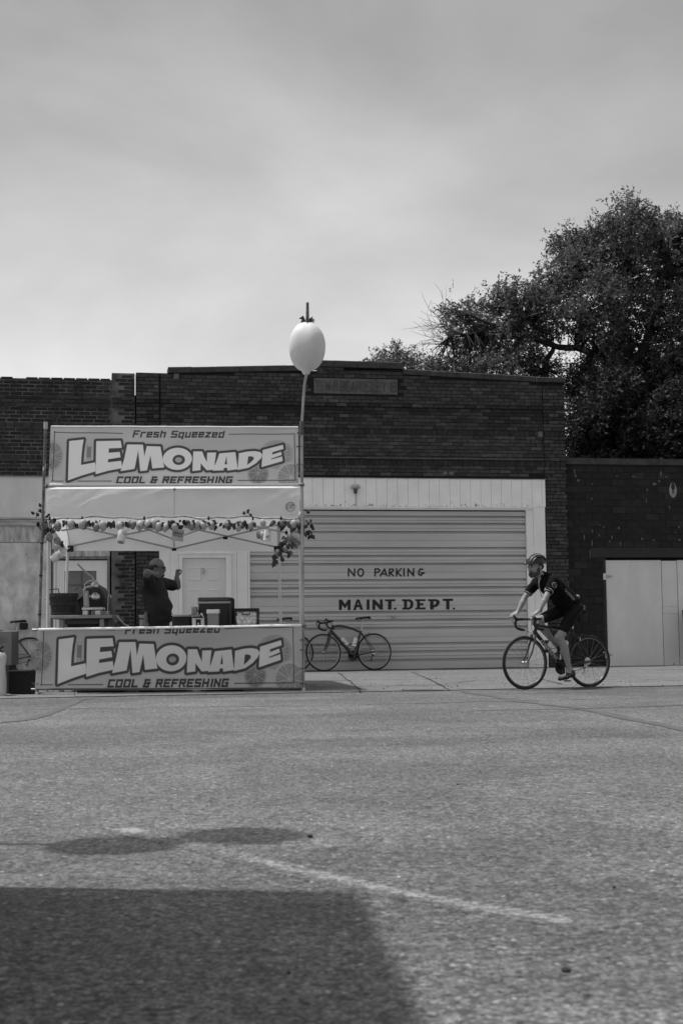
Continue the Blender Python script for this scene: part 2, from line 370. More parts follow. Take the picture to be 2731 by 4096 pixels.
t4 = wob([gnd(*p) for p in ((-200,2808),(300,2800),(1000,2786),(1700,2768),(2731,2752))], 8, 0.006)
strip('road_joint', t4, [0.035]*len(t4), 0.008, mat('joint_dirt', 0.07, 0.9, var=0.3, scale=5))
PALE, *_ = stony('pale_asphalt', 0.163, 0.38)
t5 = wob([gnd(*p) for p in ((-200,2838),(300,2832),(1300,2820),(2000,2802),(2600,2790))], 8, 0.03)
strip('worn_wheel_track', t5, [0.28+random.uniform(-.05,.05) for _ in t5], 0.0025, PALE)
# pavement in front of the shops: cast slabs with joints, rising slightly to the wall
def pav_y(X): return 17.9+0.165*X
pvr = tag(MB().add([(-16, pav_y(-16), 0.0015), (16, pav_y(16), 0.0015), (16, 32, 0.03), (-16, 24, 0.03)], [(0,1,2,3)]).build('pavement', mat('joint_soil', 0.085, 0.95, var=0.3)), kind='structure')
def slab_z(f): return 0.012+0.034*f
cuts = [0, 0.17, 0.43, 0.72, 1.02]
xs = [-14.6]
while xs[-1] < 14: xs.append(xs[-1]+random.uniform(1.35, 1.75))
for i in range(len(xs)-1):
    for j in range(4):
        g = 0.004; a, b = xs[i]+g, xs[i+1]-g; c, d = cuts[j]+0.0006, cuts[j+1]-0.0006
        def P3(x, f, dz=0):
            y0 = pav_y(x); y1 = 26.2+x*math.tan(PSI); sk = -0.9*f*0  # joints square to the wall
            xx = x-(y1-y0)*f*math.tan(PSI); y1b = 26.2+xx*math.tan(PSI)
            return (xx, y0+(y1b-y0)*f, slab_z(f)+dz)
        dz = random.uniform(-.003, .003); n = 6
        ring = [P3(a+(b-a)*k/n, c, dz) for k in range(n+1)]+[P3(b+(a-b)*k/n, d, dz) for k in range(n+1)]
        low = [(p[0], p[1], -0.01) for p in ring]; m_ = len(ring)
        MB().add(ring+low, [tuple(range(m_))]+[(k, (k+1) % m_, m_+(k+1) % m_, m_+k) for k in range(m_)]).build('slab', CONC, pvr)
crk = mat('crack', 0.035, 0.95)
for poly_ in (((1353,2695),(1395,2722),(1420,2740),(1448,2766)), ((1650,2692),(1710,2715),(1770,2742),(1800,2758)), ((1780,2732),(1900,2722),(1990,2722)), ((2140,2712),(2200,2722),(2260,2738)), ((1330,2725),(1400,2722))):
    pts = []
    for a, b in zip(poly_[:-1], poly_[1:]):
        for k in range(5):
            t = k/5; pts.append(gnd(a[0]+(b[0]-a[0])*t+random.uniform(-4,4), a[1]+(b[1]-a[1])*t+random.uniform(-.8,.8), 0.03))
    fs = [max(0, min(1, (p.y-pav_y(p.x))/(26.2+p.x*.182-pav_y(p.x)))) for p in pts]
    mb = MB(); n = len(pts); L_ = []; R_ = []
    for i, p in enumerate(pts):
        d = pts[min(i+1, n-1)]-pts[max(i-1, 0)]; d.z = 0; d.normalize(); q = Vector((-d.y, d.x, 0))*random.uniform(.008, .018)
        z = slab_z(fs[i])+0.006; L_.append((p.x+q.x, p.y+q.y, z)); R_.append((p.x-q.x, p.y-q.y, z))
    mb.add(L_+R_, [(i, i+1, n+i+1, n+i) for i in range(n-1)]).build('crack', crk, pvr)
# small loose things on the road
def pebble(x, y, r, label, v=0.03):
    g = gnd(x, y); mb = MB().ell((0,0,r*0.55), (r*1.2, r*0.9, r*0.6), 9, 6)
    mb.v = [(a+random.uniform(-.18,.18)*r, b+random.uniform(-.18,.18)*r, c) for a, b, c in mb.v]
    o = mb.build('pebble', mat('dark_stone', v, 0.9, var=0.4, scale=80), loc=(g.x, g.y, 0))
    tag(o, label, 'pebble', 'loose bits on the asphalt')
pebble(1240, 3350, 0.010, 'dark chip of stone at the tip of the two rounded shadows')
pebble(2262, 3888, 0.009, 'dark stone chip alone on the asphalt near the lower right corner')
pebble(2455, 3552, 0.005, 'small dark chip on asphalt to the right of the white line')
pebble(1155, 3895, 0.004, 'tiny dark chip inside the large foreground shadow')
pebble(1830, 3140, 0.005, 'tiny dark chip on plain asphalt well beyond the white line')
dm = MB()
for _ in range(150):
    x = random.uniform(0, 2731); y = random.choice([random.uniform(2738, 2766), random.uniform(2720, 2760)]) - (x-1300)*0.012; g = gnd(x, y, 0.012)
    s_ = random.uniform(.006, .02); a = random.random()*6; z = 0.014+0.034*max(0, (g.y-pav_y(g.x))/8.0)
    dm.add([(g.x+s_*math.cos(a+k*2.1)*random.uniform(.5,1.4), g.y+s_*math.sin(a+k*2.1)*1.5, z) for k in range(3)]+[(g.x, g.y, z+s_*.7)], [(0,1,3),(1,2,3),(2,0,3),(0,2,1)])
tag(dm.build('grit', mat('grit', 0.05, 0.95, isl=0.7)), 'scattered dark grit and dead leaves along the pavement edge', 'grit', kind='stuff')

# ================================================================ brick walls
TONES = [0.028, 0.035, 0.042, 0.049, 0.056, 0.065, 0.078, 0.021]
def brick_mats(pref, mul):
    return [mat('%s_brick_%d' % (pref, i), v*mul, 0.85, var=0.38, scale=16, bump=0.4, bscale=90, detail=8) for i, v in enumerate(TONES)]
BRM = brick_mats('red', 1.0); BRL = brick_mats('dark', 0.62)
PALEB = mat('pale_brick', 0.13, 0.85, var=0.3, scale=20)
def brick_box(L_, h, dep=0.06):
    b = 0.0025
    x0, x1, z0, z1 = -L_/2, L_/2, -h/2, h/2
    v = [(x0+b,0,z0+b),(x1-b,0,z0+b),(x1-b,0,z1-b),(x0+b,0,z1-b),(x0,b,z0),(x1,b,z0),(x1,b,z1),(x0,b,z1),(x0,dep,z0),(x1,dep,z0),(x1,dep,z1),(x0,dep,z1)]
    f = [(0,1,2,3),(0,4,5,1),(1,5,6,2),(2,6,7,3),(3,7,4,0),(4,8,9,5),(5,9,10,6),(6,10,11,7),(7,11,8,4)]
    return v, f
BM_CACHE = {}
def place_bricks(lst, parent, mats, pref, pick, limit=300, name='brick'):
    """lst of (s, z, length, height, tone, proud); the ones that show best become objects, the rest one joined part"""
    lst = sorted(lst, key=pick)
    for (s, z, L_, h, t, pr) in lst[:limit]:
        key = (pref, round(L_, 2), round(h, 3), t)
        if key not in BM_CACHE:
            v, f = brick_box(round(L_, 2), h); mb = MB().add(v, f); BM_CACHE[key] = mb.mesh(name, mats[t])
        link(name, BM_CACHE[key], parent, (s, -pr, z))
    mb = MB()
    for (s, z, L_, h, t, pr) in lst[limit:]:
        v, f = brick_box(L_, h); mb.cur = t; mb.add([(a+s, b-pr, c+z) for a, b, c in v], f)
    if mb.v: tag(mb.build('brickwork', mats, parent), kind='stuff')
def courses(z0, z1, bands, pitch=0.0677):
    out = []; z = z0; bands = sorted(bands)
    while z < z1:
        bnd = [b for b in bands if abs(z-b) < pitch*0.55]
        if bnd: out.append((z+0.05, 0.094, 'row')); z += 0.104; bands.remove(bnd[0])
        else: out.append((z+pitch/2, 0.058, 'run')); z += pitch
    return out
def lay(s0, s1, cs, inside, tone, proud, pitch=0.2055, quoins=(), gap=.010):
    lst = []
    for i, (z, h, kind) in enumerate(cs):
        if kind == 'row':
            s = s0
            while s < s1-0.05:
                if inside(s, s+0.1, z, h): lst.append((s+0.05, z, 0.09, h, tone(s, z, kind), proud(s, z, kind)))
                s += 0.1
        else:
            cut = sorted(set([s0, s1]+list(quoins)))
            for a, b in zip(cut[:-1], cut[1:]):
                s = a; first = True
                off = (0.0, 0.5, 0.0, 0.5, 0.25, 0.75)[i % 6]*pitch
                while s < b-0.02:
                    L_ = pitch
                    if first and off: L_ = off if off > 0.04 else pitch
                    first = False; e = min(s+L_, b)
                    if e-s > 0.035 and inside(s, e, z, h): lst.append(((s+e)/2, z, e-s-gap, h, tone(s, z, kind), proud(s, z, kind)))
                    s = e
    return lst
MORT_D = mat('dark_mortar', 0.013, 0.95, var=0.4, scale=12); MORT_L = mat('pale_mortar', 0.10, 0.95, var=0.75, scale=3.5)
STONE = mat('coping_stone', 0.05, 0.9, var=0.4, scale=7, bump=0.3, bscale=40)
ROOF = mat('roofing', 0.05, 0.9, var=0.2)

# ---------------------------------------------------------------- middle building
mid = empty('brick_garage', WO, PSI, 'brick municipal garage with dark parapet, carved stone plaque and wide ribbed door', 'building')
mL, mR = S(545, 1700), S(2258, 1700)
def lin(pts):
    P = [wl(*p) for p in pts]
    def f(s):
        if s <= P[0][0]: return P[0][1]
        for a, b in zip(P[:-1], P[1:]):
            if s <= b[0]: return a[1]+(b[1]-a[1])*(s-a[0])/max(b[0]-a[0], 1e-6)
        return P[-1][1]
    return f
cop = [((672,1470),(1240,1461),22), ((1241,1440),(1609,1452),25), ((1610,1477),(2136,1508),21), ((2137,1510),(2254,1512),20)]
cw = [(wl(*a), wl(*b), h*0.0047) for a, b, h in cop]
def top(s):
    for a, b, h in cw:
        if a[0]-0.01 <= s <= b[0]+0.01: return a[1]+(b[1]-a[1])*(s-a[0])/(b[0]-a[0])-h
    return Z(600, 1490)
oL, oR, oT = S(637, 2400), S(2180, 2100), Z(1700, 1914)
pq = (*wl(1254, 1574), *wl(1589, 1513)); pq = (pq[0], pq[2], min(pq[1], Z(1589,1574)), Z(1420, 1514))
def ins_m(a, b, z, h):
    m_ = (a+b)/2
    if z+h/2 > min(top(a+.01), top(b-.01)): return False
    if z-h/2 < oT and b > oL+0.01 and a < oR-0.01: return False
    if z+h/2 > pq[2] and z-h/2 < pq[3] and b > pq[0] and a < pq[1]: return False
    if S(2117,1890) < m_ < S(2168,1890) and oT < z < oT+0.13: return False
    return True
zc = Z(1400, 1615); zb1, zb2 = Z(1600, 1741), Z(1600, 1857)
pil = S(2170, 1700); pilL = S(643, 1700)
def tone_m(s, z, kind):
    soot_shade = 0  # band under the corbel: soot, plus the ledge's shade put into brick tones
    if kind == 'row': return random.choice([0, 0, 7, 1])
    d = zc-z
    if 0 < d < 0.45: soot_shade = max(0, 1-d/0.45)*(0.75+0.5*math.sin(s*2.1+1)*math.sin(s*0.7))
    if random.random() < soot_shade: return random.choice([7, 7, 0])
    if z > zc: return random.choices(range(7), [1,3,4,4,2,1.2,.5])[0]
    return random.choices(range(7), [2,4,5,5,4,2,1])[0]
def proud_m(s, z, kind):
    p = 0.008+random.uniform(-.0025, .0025)
    if abs(z-zc) < 0.08: p += 0.035
    elif s > pil or s < pilL: p += 0.022
    if kind == 'row': p -= 0.004
    return p
cs = courses(0.05, Z(1400, 1440), [zb1, zb2])
bricks = lay(mL, mR, cs, ins_m, tone_m, proud_m, quoins=(pilL, pil, oL, oR))
place_bricks(bricks, mid, BRM, 'mid', lambda b: abs(b[0]-S(1700))*0.5+abs(b[1]-Z(1700,1780)))
# wall behind the bricks, with a sloping top, and the body of the building
mb = MB()
sp = [mL, S(671,1480), S(673,1480), S(1239,1470), S(1242,1470), S(1608,1470), S(1611,1480), S(2135,1510), mR]
pr = [(s, top(s)-0.004) for s in sp]
n = len(pr)
for a, b in zip(pr[:-1], pr[1:]):
    zl = 0 if (b[0] <= oL+.001) else oT
    mb.add([(a[0],0,oT),(b[0],0,oT),(b[0],0,b[1]),(a[0],0,a[1]),(a[0],.3,oT),(b[0],.3,oT),(b[0],.3,b[1]),(a[0],.3,a[1])],
           [(0,1,2,3),(7,6,5,4),(3,2,6,7),(0,4,5,1)]+([(0,3,7,4)] if a is pr[0] else [])+([(1,5,6,2)] if b is pr[-1] else []))
mb.box((mL,0,0),(oL,.3,oT-.001)); mb.box((oR,0,0),(mR,.3,oT-.001))
mb.box((mL-.035, .04, 0), (mL-.001, .3, Z(545,1580))); mb.build('wall', MORT_D, mid)
box((mL+.02,.32,0),(mR-.02,11,4.7)).build('roof', ROOF, mid)
STONES = mat('carved_stone', 0.105, 0.85, var=0.3, scale=5, bump=0.2)
for i, (a, b, h) in enumerate(cw):
    k = (6, 4, 5, 1)[i]
    for j in range(k):
        s0, s1 = a[0]+(b[0]-a[0])*j/k+.003, a[0]+(b[0]-a[0])*(j+1)/k-.003
        z0, z1 = a[1]+(b[1]-a[1])*j/k, a[1]+(b[1]-a[1])*(j+1)/k
        d = random.uniform(-.004, .004); fr = -.05-(.03 if i == 3 else 0)
        MB().add([(s0,fr,z0-h),(s1,fr,z1-h),(s1,.33,z1-h),(s0,.33,z0-h),(s0,fr,z0-.012+d),(s1,fr,z1-.012+d),(s1,.33,z1+d),(s0,.33,z0+d),(s0,fr+.012,z0+d),(s1,fr+.012,z1+d)],
                 [(0,3,2,1),(0,1,5,4),(4,5,9,8),(8,9,6,7),(2,3,7,6),(0,4,8,7,3),(1,2,6,9,5)]).build('coping_stone', STONE, mid)
# carved plaque
plq = box((pq[0]+.006, -.012, pq[2]+.006), (pq[1]-.006, .05, pq[3]-.006)).build('plaque', STONES, mid)
segs, tl = glyphs('19*W.B.BEARDSLEY*18', gap=.24, space=.2)
hh = (pq[3]-pq[2])*0.58; wid = (pq[1]-pq[0])*0.95
f3 = lambda u, v, d: ((pq[0]+pq[1])/2+(u/tl-.5)*wid, -.013-d, pq[2]+(pq[3]-pq[2])*.2+v*hh)
sg = [((a[0]*1.0, a[1]), (b[0], b[1])) for a, b in segs]
mbp = MB()
f3m = lambda u, v, d: f3(u, v/ (hh/(wid/tl)) , d)      # same unit along both axes, so strokes keep their width
asp = hh/(wid/tl); lettering(mbp, [((a[0], a[1]*asp), (b[0], b[1]*asp)) for a, b in segs], f3m, 0.11, 0.0015)
tag(mbp.build('carved_lettering', mat('carved_shadow', 0.06, 0.95), plq), 'thin carved letters and year numerals on the plaque')
# odd pale bricks
for x, y, w_, h_ in ((2159, 1737, 20, 21), (706, 1505, 20, 21), (1779, 1893, 17, 13), (1804, 1893, 19, 12), (654, 1704, 22, 10)):
    s, z = wl(x, y); v, f = brick_box(w_*.0046, h_*.0047); MB().add([(a+s, b-.012-.033*(abs(z-zc) < .09), c+z) for a, b, c in v], f).build('brick', PALEB, mid)
# thin ledge over the lower band
box((S(1000,1835), -.03, zb2+.104), (pil-.01, .01, zb2+.119)).build('ledge', mat('ledge_stone', 0.11, .9, var=.3), mid)
# white boards over the openings
BOARD = mat('white_board', 0.82, 0.6, var=0.07, scale=2.5, wear=0.22, wscale=22, wth=0.66, zwear=(Z(1700,2030), Z(1700,2000), 0.13), bump=0.1, bscale=20)
BOARD2 = mat('white_siding', 0.74, 0.6, var=0.08, scale=2.0, wear=0.25, wscale=12, wth=0.72)
fb = Z(1700, 2027)
s = oL
while s < oR-.02:
    e = min(s+.2, oR)
    box((s+.0025, -.045+random.uniform(-.002,.002), fb), (e-.0025, .02, oT-.012+random.uniform(-.003,.003))).build('fascia_board', BOARD, mid); s = e
box((oL, -.055, oT-.012), (oR+.01, .02, oT)).build('drip_cap', mat('old_trim', 0.3, .8, var=.3), mid)
gL, gR, gT, gB = S(1000, 2400), S(2106, 2300), Z(1600, 2044), 0.055
# siding on both sides of the entrance
dL, dR, dT = S(730, 2400), S(903, 2400), Z(815, 2233)
fL, fR, fT = S(716, 2400), S(925, 2400), Z(815, 2216)
s = oL
while s < gL-.02:
    e = min(s+.2, gL)
    segs_ = [(0.06, fb-.012)]
    if e > fL+.01 and s < fR-.01:
        for (a, b, z0) in ((s, min(e, fL), .06), (max(s, fR), e, .06), (max(s, fL), min(e, fR), fT)):
            if b-a > .012: box((a+.002, -.02, z0), (b-.002, .02, fb-.012)).build('siding_board', BOARD2, mid)
    else: box((s+.002, -.02, .06), (e-.002, .02, fb-.012)).build('siding_board', BOARD2, mid)
    s = e
TRIM = mat('white_trim', 0.78, 0.5, var=0.06, scale=3, wear=0.3, wscale=14, wth=0.69)
# entrance door
dr = box((dL, .0, .06), (dR, .045, dT)).build('entrance_door', mat('door_paint', 0.66, 0.45, var=0.04, scale=2), mid)
dw = dR-dL; dh = dT-.06
for c in (0, 1):
    for (z0, z1) in ((.80, .925), (.40, .73), (.08, .33)):
        a = dL+dw*(.13+.42*c); b = a+dw*.31; za, zb_ = .06+dh*z0, .06+dh*z1
        MB().add([(a,0,za),(b,0,za),(b,0,zb_),(a,0,zb_),(a+.02,-.012,za+.02),(b-.02,-.012,za+.02),(b-.02,-.012,zb_-.02),(a+.02,-.012,zb_-.02),
                  (a+.035,-.005,za+.035),(b-.035,-.005,za+.035),(b-.035,-.005,zb_-.035),(a+.035,-.005,zb_-.035)],
                 [(0,1,5,4),(1,2,6,5),(2,3,7,6),(3,0,4,7),(4,5,9,8),(5,6,10,9),(6,7,11,10),(7,4,8,11),(8,9,10,11)]).build('door_panel', mat('door_paint', .56), dr)
ns, nz = wl(816, 2281); box((ns-.05, -.016, nz-.085), (ns+.05, -.014, nz+.085)).build('notice', mat('paper', .72, .8, var=.05), dr)
mbn = MB()
for k in range(8):
    mbn.box((ns-.04, -.018, nz-.07+k*.015), (ns+.04-random.uniform(0,.03), -.0165, nz-.064+k*.015))
mbn.build('notice_text', mat('ink', .12, .8), dr)
MB().ell((dR-.07, -.04, 1.0), (.028, .028, .028)).build('knob', STEEL, dr, smooth=True)
for a, b in (((fL, -.045, .06), (dL-.002, .03, fT)), ((dR+.002, -.045, .06), (fR, .03, fT)), ((dL-.002, -.045, dT+.004), (dR+.002, .03, fT-.001))):
    box(a, b).build('door_frame', TRIM, mid)
box((fL-.02, -.065, fT), (fR+.02, .0, fT+.02)).build('door_cap', TRIM, mid)
# ribbed sectional garage door
DOORM = mat('ribbed_door_paint', 0.47, 0.5, var=0.12, scale=1.6, stretch=(.35,.35,2.2), wear=0.27, wscale=4.5, wth=0.70, spec=.4)
gd = box((gL, .16, gB), (gR, .18, gT)).build('garage_door', mat('door_back', .2), mid)
def zz(t): return Z(1500, 1900+t/2.09)
grooves = [348, 408, 478, 612, 678, 745, 880, 945, 1012, 1147, 1216, 1281, 1415, 1481, 1552]
thin = [378, 443, 645, 712, 912, 978, 1181, 1249, 1448, 1517]
seams = [285, 547, 813, 1093, 1360, 1652]
for a, b in zip(seams[:-1], seams[1:]):
    z1, z0 = min(zz(a), gT)-.002, max(zz(b), gB)+.002
    prof = [(z0, .13), (z0, .022)]
    ev = sorted([(zz(g), 'g') for g in grooves if a < g < b]+[(zz(g), 't') for g in thin if a < g < b])
    for z, k in ev:
        if k == 'g': prof += [(z-.024, .020), (z-.021, .085), (z+.017, .085), (z+.024, .020)]
        else: prof += [(z-.006, .020), (z-.003, .029), (z+.002, .029), (z+.005, .016)]
    prof += [(z1, .022), (z1, .13)]
    n = len(prof); MB().add([(gL+.004, y, z) for z, y in prof]+[(gR-.004, y, z) for z, y in prof], [(i, i+1, n+i+1, n+i) for i in range(n-1)]).build('door_section', DOORM, gd)
box((gL, .0, .035), (gR, .1, gB)).build('bottom_seal', BLACK, gd)
OZ = lambda x, y: (1340+x/3.0154, 2230+y/3.0154)
def doorpt(u, v, d):
    x, y = OZ(u, v); s, z = wl(x, y, 0); return (s, .0195-d, z)
INK = mat('black_paint', 0.016, 0.55)
polys = [([(48,507),(84,507),(122,565),(158,507),(189,507),(188,636),(153,634),(153,565),(124,615),(84,570),(84,632),(48,632)], []),
 ([(218,636),(263,505),(295,505),(341,629),(305,631),(297,600),(262,600),(253,634)], [[(268,572),(292,572),(280,538)]]),
 ([(382,505),(417,505),(417,630),(382,630)], []), ([(451,506),(480,506),(541,570),(541,505),(575,505),(578,629),(545,629),(486,565),(487,632),(451,632)], []),
 ([(602,505),(728,503),(726,527),(682,528),(682,628),(638,628),(640,529),(604,528)], []), ([(712,606),(744,604),(738,628),(708,628)], []),
 ([(808,503),(905,503),(940,525),(947,565),(935,605),(900,628),(812,628),(812,606),(832,604),(832,528),(810,527)], [[(868,528),(895,530),(908,550),(908,580),(895,600),(868,604)]]),
 ([(967,503),(1092,503),(1092,526),(1024,526),(1024,550),(1066,550),(1066,576),(1024,576),(1024,603),(1093,601),(1092,626),(968,627),(968,607),(988,603),(988,527),(967,525)], []),
 ([(1120,502),(1225,502),(1260,520),(1262,550),(1240,585),(1205,600),(1192,598),(1188,626),(1146,626),(1147,526),(1120,524)], [[(1188,528),(1212,526),(1222,540),(1215,560),(1188,575)]]),
 ([(1298,497),(1424,495),(1424,523),(1380,524),(1380,626),(1340,626),(1340,527),(1300,523)], []), ([(1420,606),(1447,604),(1445,627),(1420,628)], [])]
mb = MB()
for p, h in polys: mb.poly(p, doorpt, h, 0.002)
tag(mb.build('painted_words', INK, gd, fix=False), 'bold black hand painted department name')
strk = [[(163,222),(165,135),(235,222),(238,137)], arc(310,180,33,44,0,360,14), [(482,222),(484,138),(520,136),(541,155),(525,175),(486,182)],
 [(545,222),(598,138),(625,220)], [(565,198),(618,198)], [(655,222),(657,140),(695,138),(705,155),(685,175),(660,180),(705,222)],
 [(742,222),(742,135)], [(798,135),(750,180),(798,222)], [(832,222),(832,135)], [(880,220),(882,138),(945,218),(948,135)],
 [(1058,142),(1030,138),(1010,170),(1010,205),(1035,215),(1062,190)], [(1037,187),(1078,185)]]
mb = MB(); lettering(mb, [(a, b) for l in strk for a, b in zip(l[:-1], l[1:])], doorpt, 17, .002)
tag(mb.build('painted_words', INK, gd, fix=False), 'thin black hand painted no parking words')
hs, hz = wl(1572, 2467); MB().tube([(hs-.05, .0, hz), (hs+.05, .0, hz)], .008).ell((hs, -.01, hz), (.025, .02, .025)).build('door_handle', STEEL, gd, smooth=True)
# frame of the garage door
fRt = S(2181, 2300)
box((gR+.002, -.03, .05), (S(2134,2300), .12, gT+.02)).build('door_jamb', TRIM, mid)
box((S(2134,2300)+.003, -.045, .05), (fRt, .02, fb-.004)).build('door_casing', TRIM, mid)
box((gL-.03, -.03, .05), (gL-.002, .12, gT+.02)).build('door_jamb', TRIM, mid)
box((gL, -.035, gT+.022), (S(2134,2300), .12, fb-.03)).build('door_head', TRIM, mid)
box((gL, -.065, fb-.03), (S(2134,2300), .02, fb-.004)).build('head_trim', TRIM, mid)
# small lamp on the fascia
ls, lz = wl(1416, 1952)
lm = MB().lathe([(.012,.06),(.05,.055),(.085,.02),(.088,-.01),(.06,-.03)], 16).mesh('lamp', mat('lamp_hood', .35, .5), True)
lo = link('wall_lamp', lm, mid, (ls, -.13, lz)); MB().tube([(0,.1,.02),(0,0,.03)], .018).build('arm', mat('lamp_hood', .35), lo)
MB().lathe([(.03,-.03),(.034,-.05),(.034,-.10),(.02,-.12)], 12).build('socket', mat('socket', .08), lo, True)
tube([(.03, .08, -.06), (.03, .08, fb+.01-lz)], .004, n=5).build('wire', mat('ink', .12), lo)

# ---------------------------------------------------------------- left building
lft = empty('boarded_shop', WO, PSI, 'old brick shop front boarded up with chipboard beside the lemonade stand', 'building')
lE = S(543, 1700); lW = S(-900); lpier = S(448, 1600); lpT = Z(495, 1491); lpx = S(441, 2400)
lt = lin([(-900,1500),(0,1499),(60,1504),(120,1502),(230,1499),(330,1501),(447,1502)])
lo_ = Z(200, 1909)
def ins_l(a, b, z, h):
    if (a+b)/2 > lpier: 
        if z+h/2 > lpT: return False
    elif z+h/2 > lt((a+b)/2)-.035*abs(math.sin((a+b)*2.3)): return False
    if z-h/2 < lo_ and a < lpx: return False
    return True
lb1, lb2 = Z(250, 1712), Z(200, 1838)
zl1, zl2 = Z(250, 1600), Z(250, 1621)
def tone_l(s, z, kind):
    if kind == 'row': return random.choice([4, 5, 6, 3, 2])
    if zl2-.04 < z < zl1+.04: return random.choice([3, 4, 5, 6, 6, 1])
    return random.choices(range(7), [5,5,4,2,1,.4,.2])[0]
def proud_l(s, z, kind):
    p = 0.005+random.uniform(-.003, .003)
    if zl2-.04 < z < zl1+.04: p += .03
    if s > lpier: p += .012
    return p
cl = [(z, h-.007, k) for z, h, k in courses(0.045, lpT+.1, [lb1, lb2], 0.0683)]
bl = lay(lW, lE-.012, cl, ins_l, tone_l, proud_l, .219, quoins=(lpier, lpx), gap=.016)
place_bricks(bl, lft, BRL, 'left', lambda b: abs(b[0]-S(250))*0.6+abs(b[1]-Z(250, 1650)) + (3 if b[1] < lo_ else 0))
mb = MB(); mb.box((lW, .0, lo_), (lpier, .3, Z(250,1516))); mb.box((lpier, -.01, 0), (lE-.015, .3, lpT-.01)); mb.build('wall', MORT_L, lft)
box((lW+.02,.32,0),(lE-.02,10,4.6)).build('roof', ROOF, lft)
FASC = mat('painted_fascia', 0.60, 0.6, var=0.16, scale=2.2, stretch=(1,1,.4), wear=0.26, wscale=2.6, wth=0.66)
s = lW; fbz, ftz = Z(100, 2070), lo_-.005
for k in range(3):
    e = [S(-350), S(-20)-.9, lpx][k]; box((s+.002, -.03, fbz), (e-.002, .02, ftz)).build('fascia_panel', FASC, lft); s = e
box((lW, -.05, ftz), (lpx, .02, ftz+.014)).build('drip_cap', mat('old_trim', .3), lft)
for k, (y0, y1, d) in enumerate(((2070, 2078, .05), (2079, 2088, .035), (2089, 2103, .055))):
    box((lW, -d, Z(100, y1)), (lpx, .02, Z(100, y0)-.002)).build('moulding', mat('weathered_trim', .36, .8, var=.35, scale=8, stretch=(.3,.3,3), wear=.08, wscale=10, wth=.66), lft)
OSB = mat('strand_board', 0.42, 0.85, var=0.45, scale=9, stretch=(1.3,1.3,.35), wear=0.14, wscale=16, wth=0.63, bump=.4, bscale=25)
OSB2 = mat('painted_chipboard', 0.53, 0.8, var=0.34, scale=5.5, stretch=(1,1,.6), wear=0.2, wscale=9, wth=0.64, bump=.5, bscale=18)
s = lW
for e in (S(-520), S(-260)-.6, S(-40)-.2, S(207, 2150)):
    box((s+.003, -.012, Z(100, 2169)), (e-.003, .03, Z(100, 2104))).build('strand_board_panel', OSB, lft)
    box((s+.003, -.006, .05), (e-.003, .03, Z(100, 2170)-.004)).build('chipboard_panel', OSB2, lft); s = e
box((S(207,2400)+.003, -.012, Z(330, 2226)), (lpx-.004, .03, Z(330, 2104))).build('strand_board_panel', OSB, lft)
OLD = mat('old_wood_frame', 0.17, 0.85, var=0.5, scale=9, stretch=(3,3,.3), wear=.45, wscale=8, wth=.62)
a, b = S(207, 2400), S(224, 2400); dTz = Z(330, 2242)
box((a+.004, -.03, .05), (a+.03, .03, dTz+.02)).build('door_frame', OLD, lft); box((a+.033, -.02, .05), (b, .03, dTz+.02)).build('door_frame', TRIM, lft)
box((S(430,2400)+.004, -.03, .05), (lpx-.006, .03, dTz+.02)).build('door_frame', OLD, lft)
box((a+.004, -.04, dTz+.022), (lpx-.006, .03, Z(330,2228))).build('door_head', OLD, lft)
d0, d1 = b+.006, S(430, 2400)
g0, g1, g2 = S(255, 2400), S(391, 2400), Z(330, 2279)
sd = MB(); GDW = mat('glazed_door_paint', .72, .5, var=.05)
for p, q in (((d0, .0, .05), (g0, .04, dTz)), ((g1, .0, .05), (d1, .04, dTz)), ((g0, .0, g2), (g1, .04, dTz)), ((g0, .0, .05), (g1, .04, .85))): sd.box(p, q)
sdo = sd.build('glazed_door', GDW, lft)
box((g0, .02, .85), (g1, .026, g2)).build('pane', mat('dusty_glass', .16, .25, var=.15, scale=2, spec=.5), sdo)
for p, q in (((g0-.001, -.012, .85), (g0+.018, .019, g2)), ((g1-.018, -.012, .85), (g1+.001, .019, g2)), ((g0+.018, -.012, g2-.018), (g1-.018, .019, g2+.001))): box(p, q).build('glazing_bead', TRIM, sdo)
m_ = (g0+g1)/2+.02; box((m_-.006, .008, .85), (m_+.006, .0195, g2-.02)).build('muntin', mat('dark_bead', .08), sdo)
box((g0+.02, .008, Z(330,2340)-.006), (m_-.008, .0195, Z(330,2340)+.006)).build('muntin', mat('dark_bead', .08), sdo)

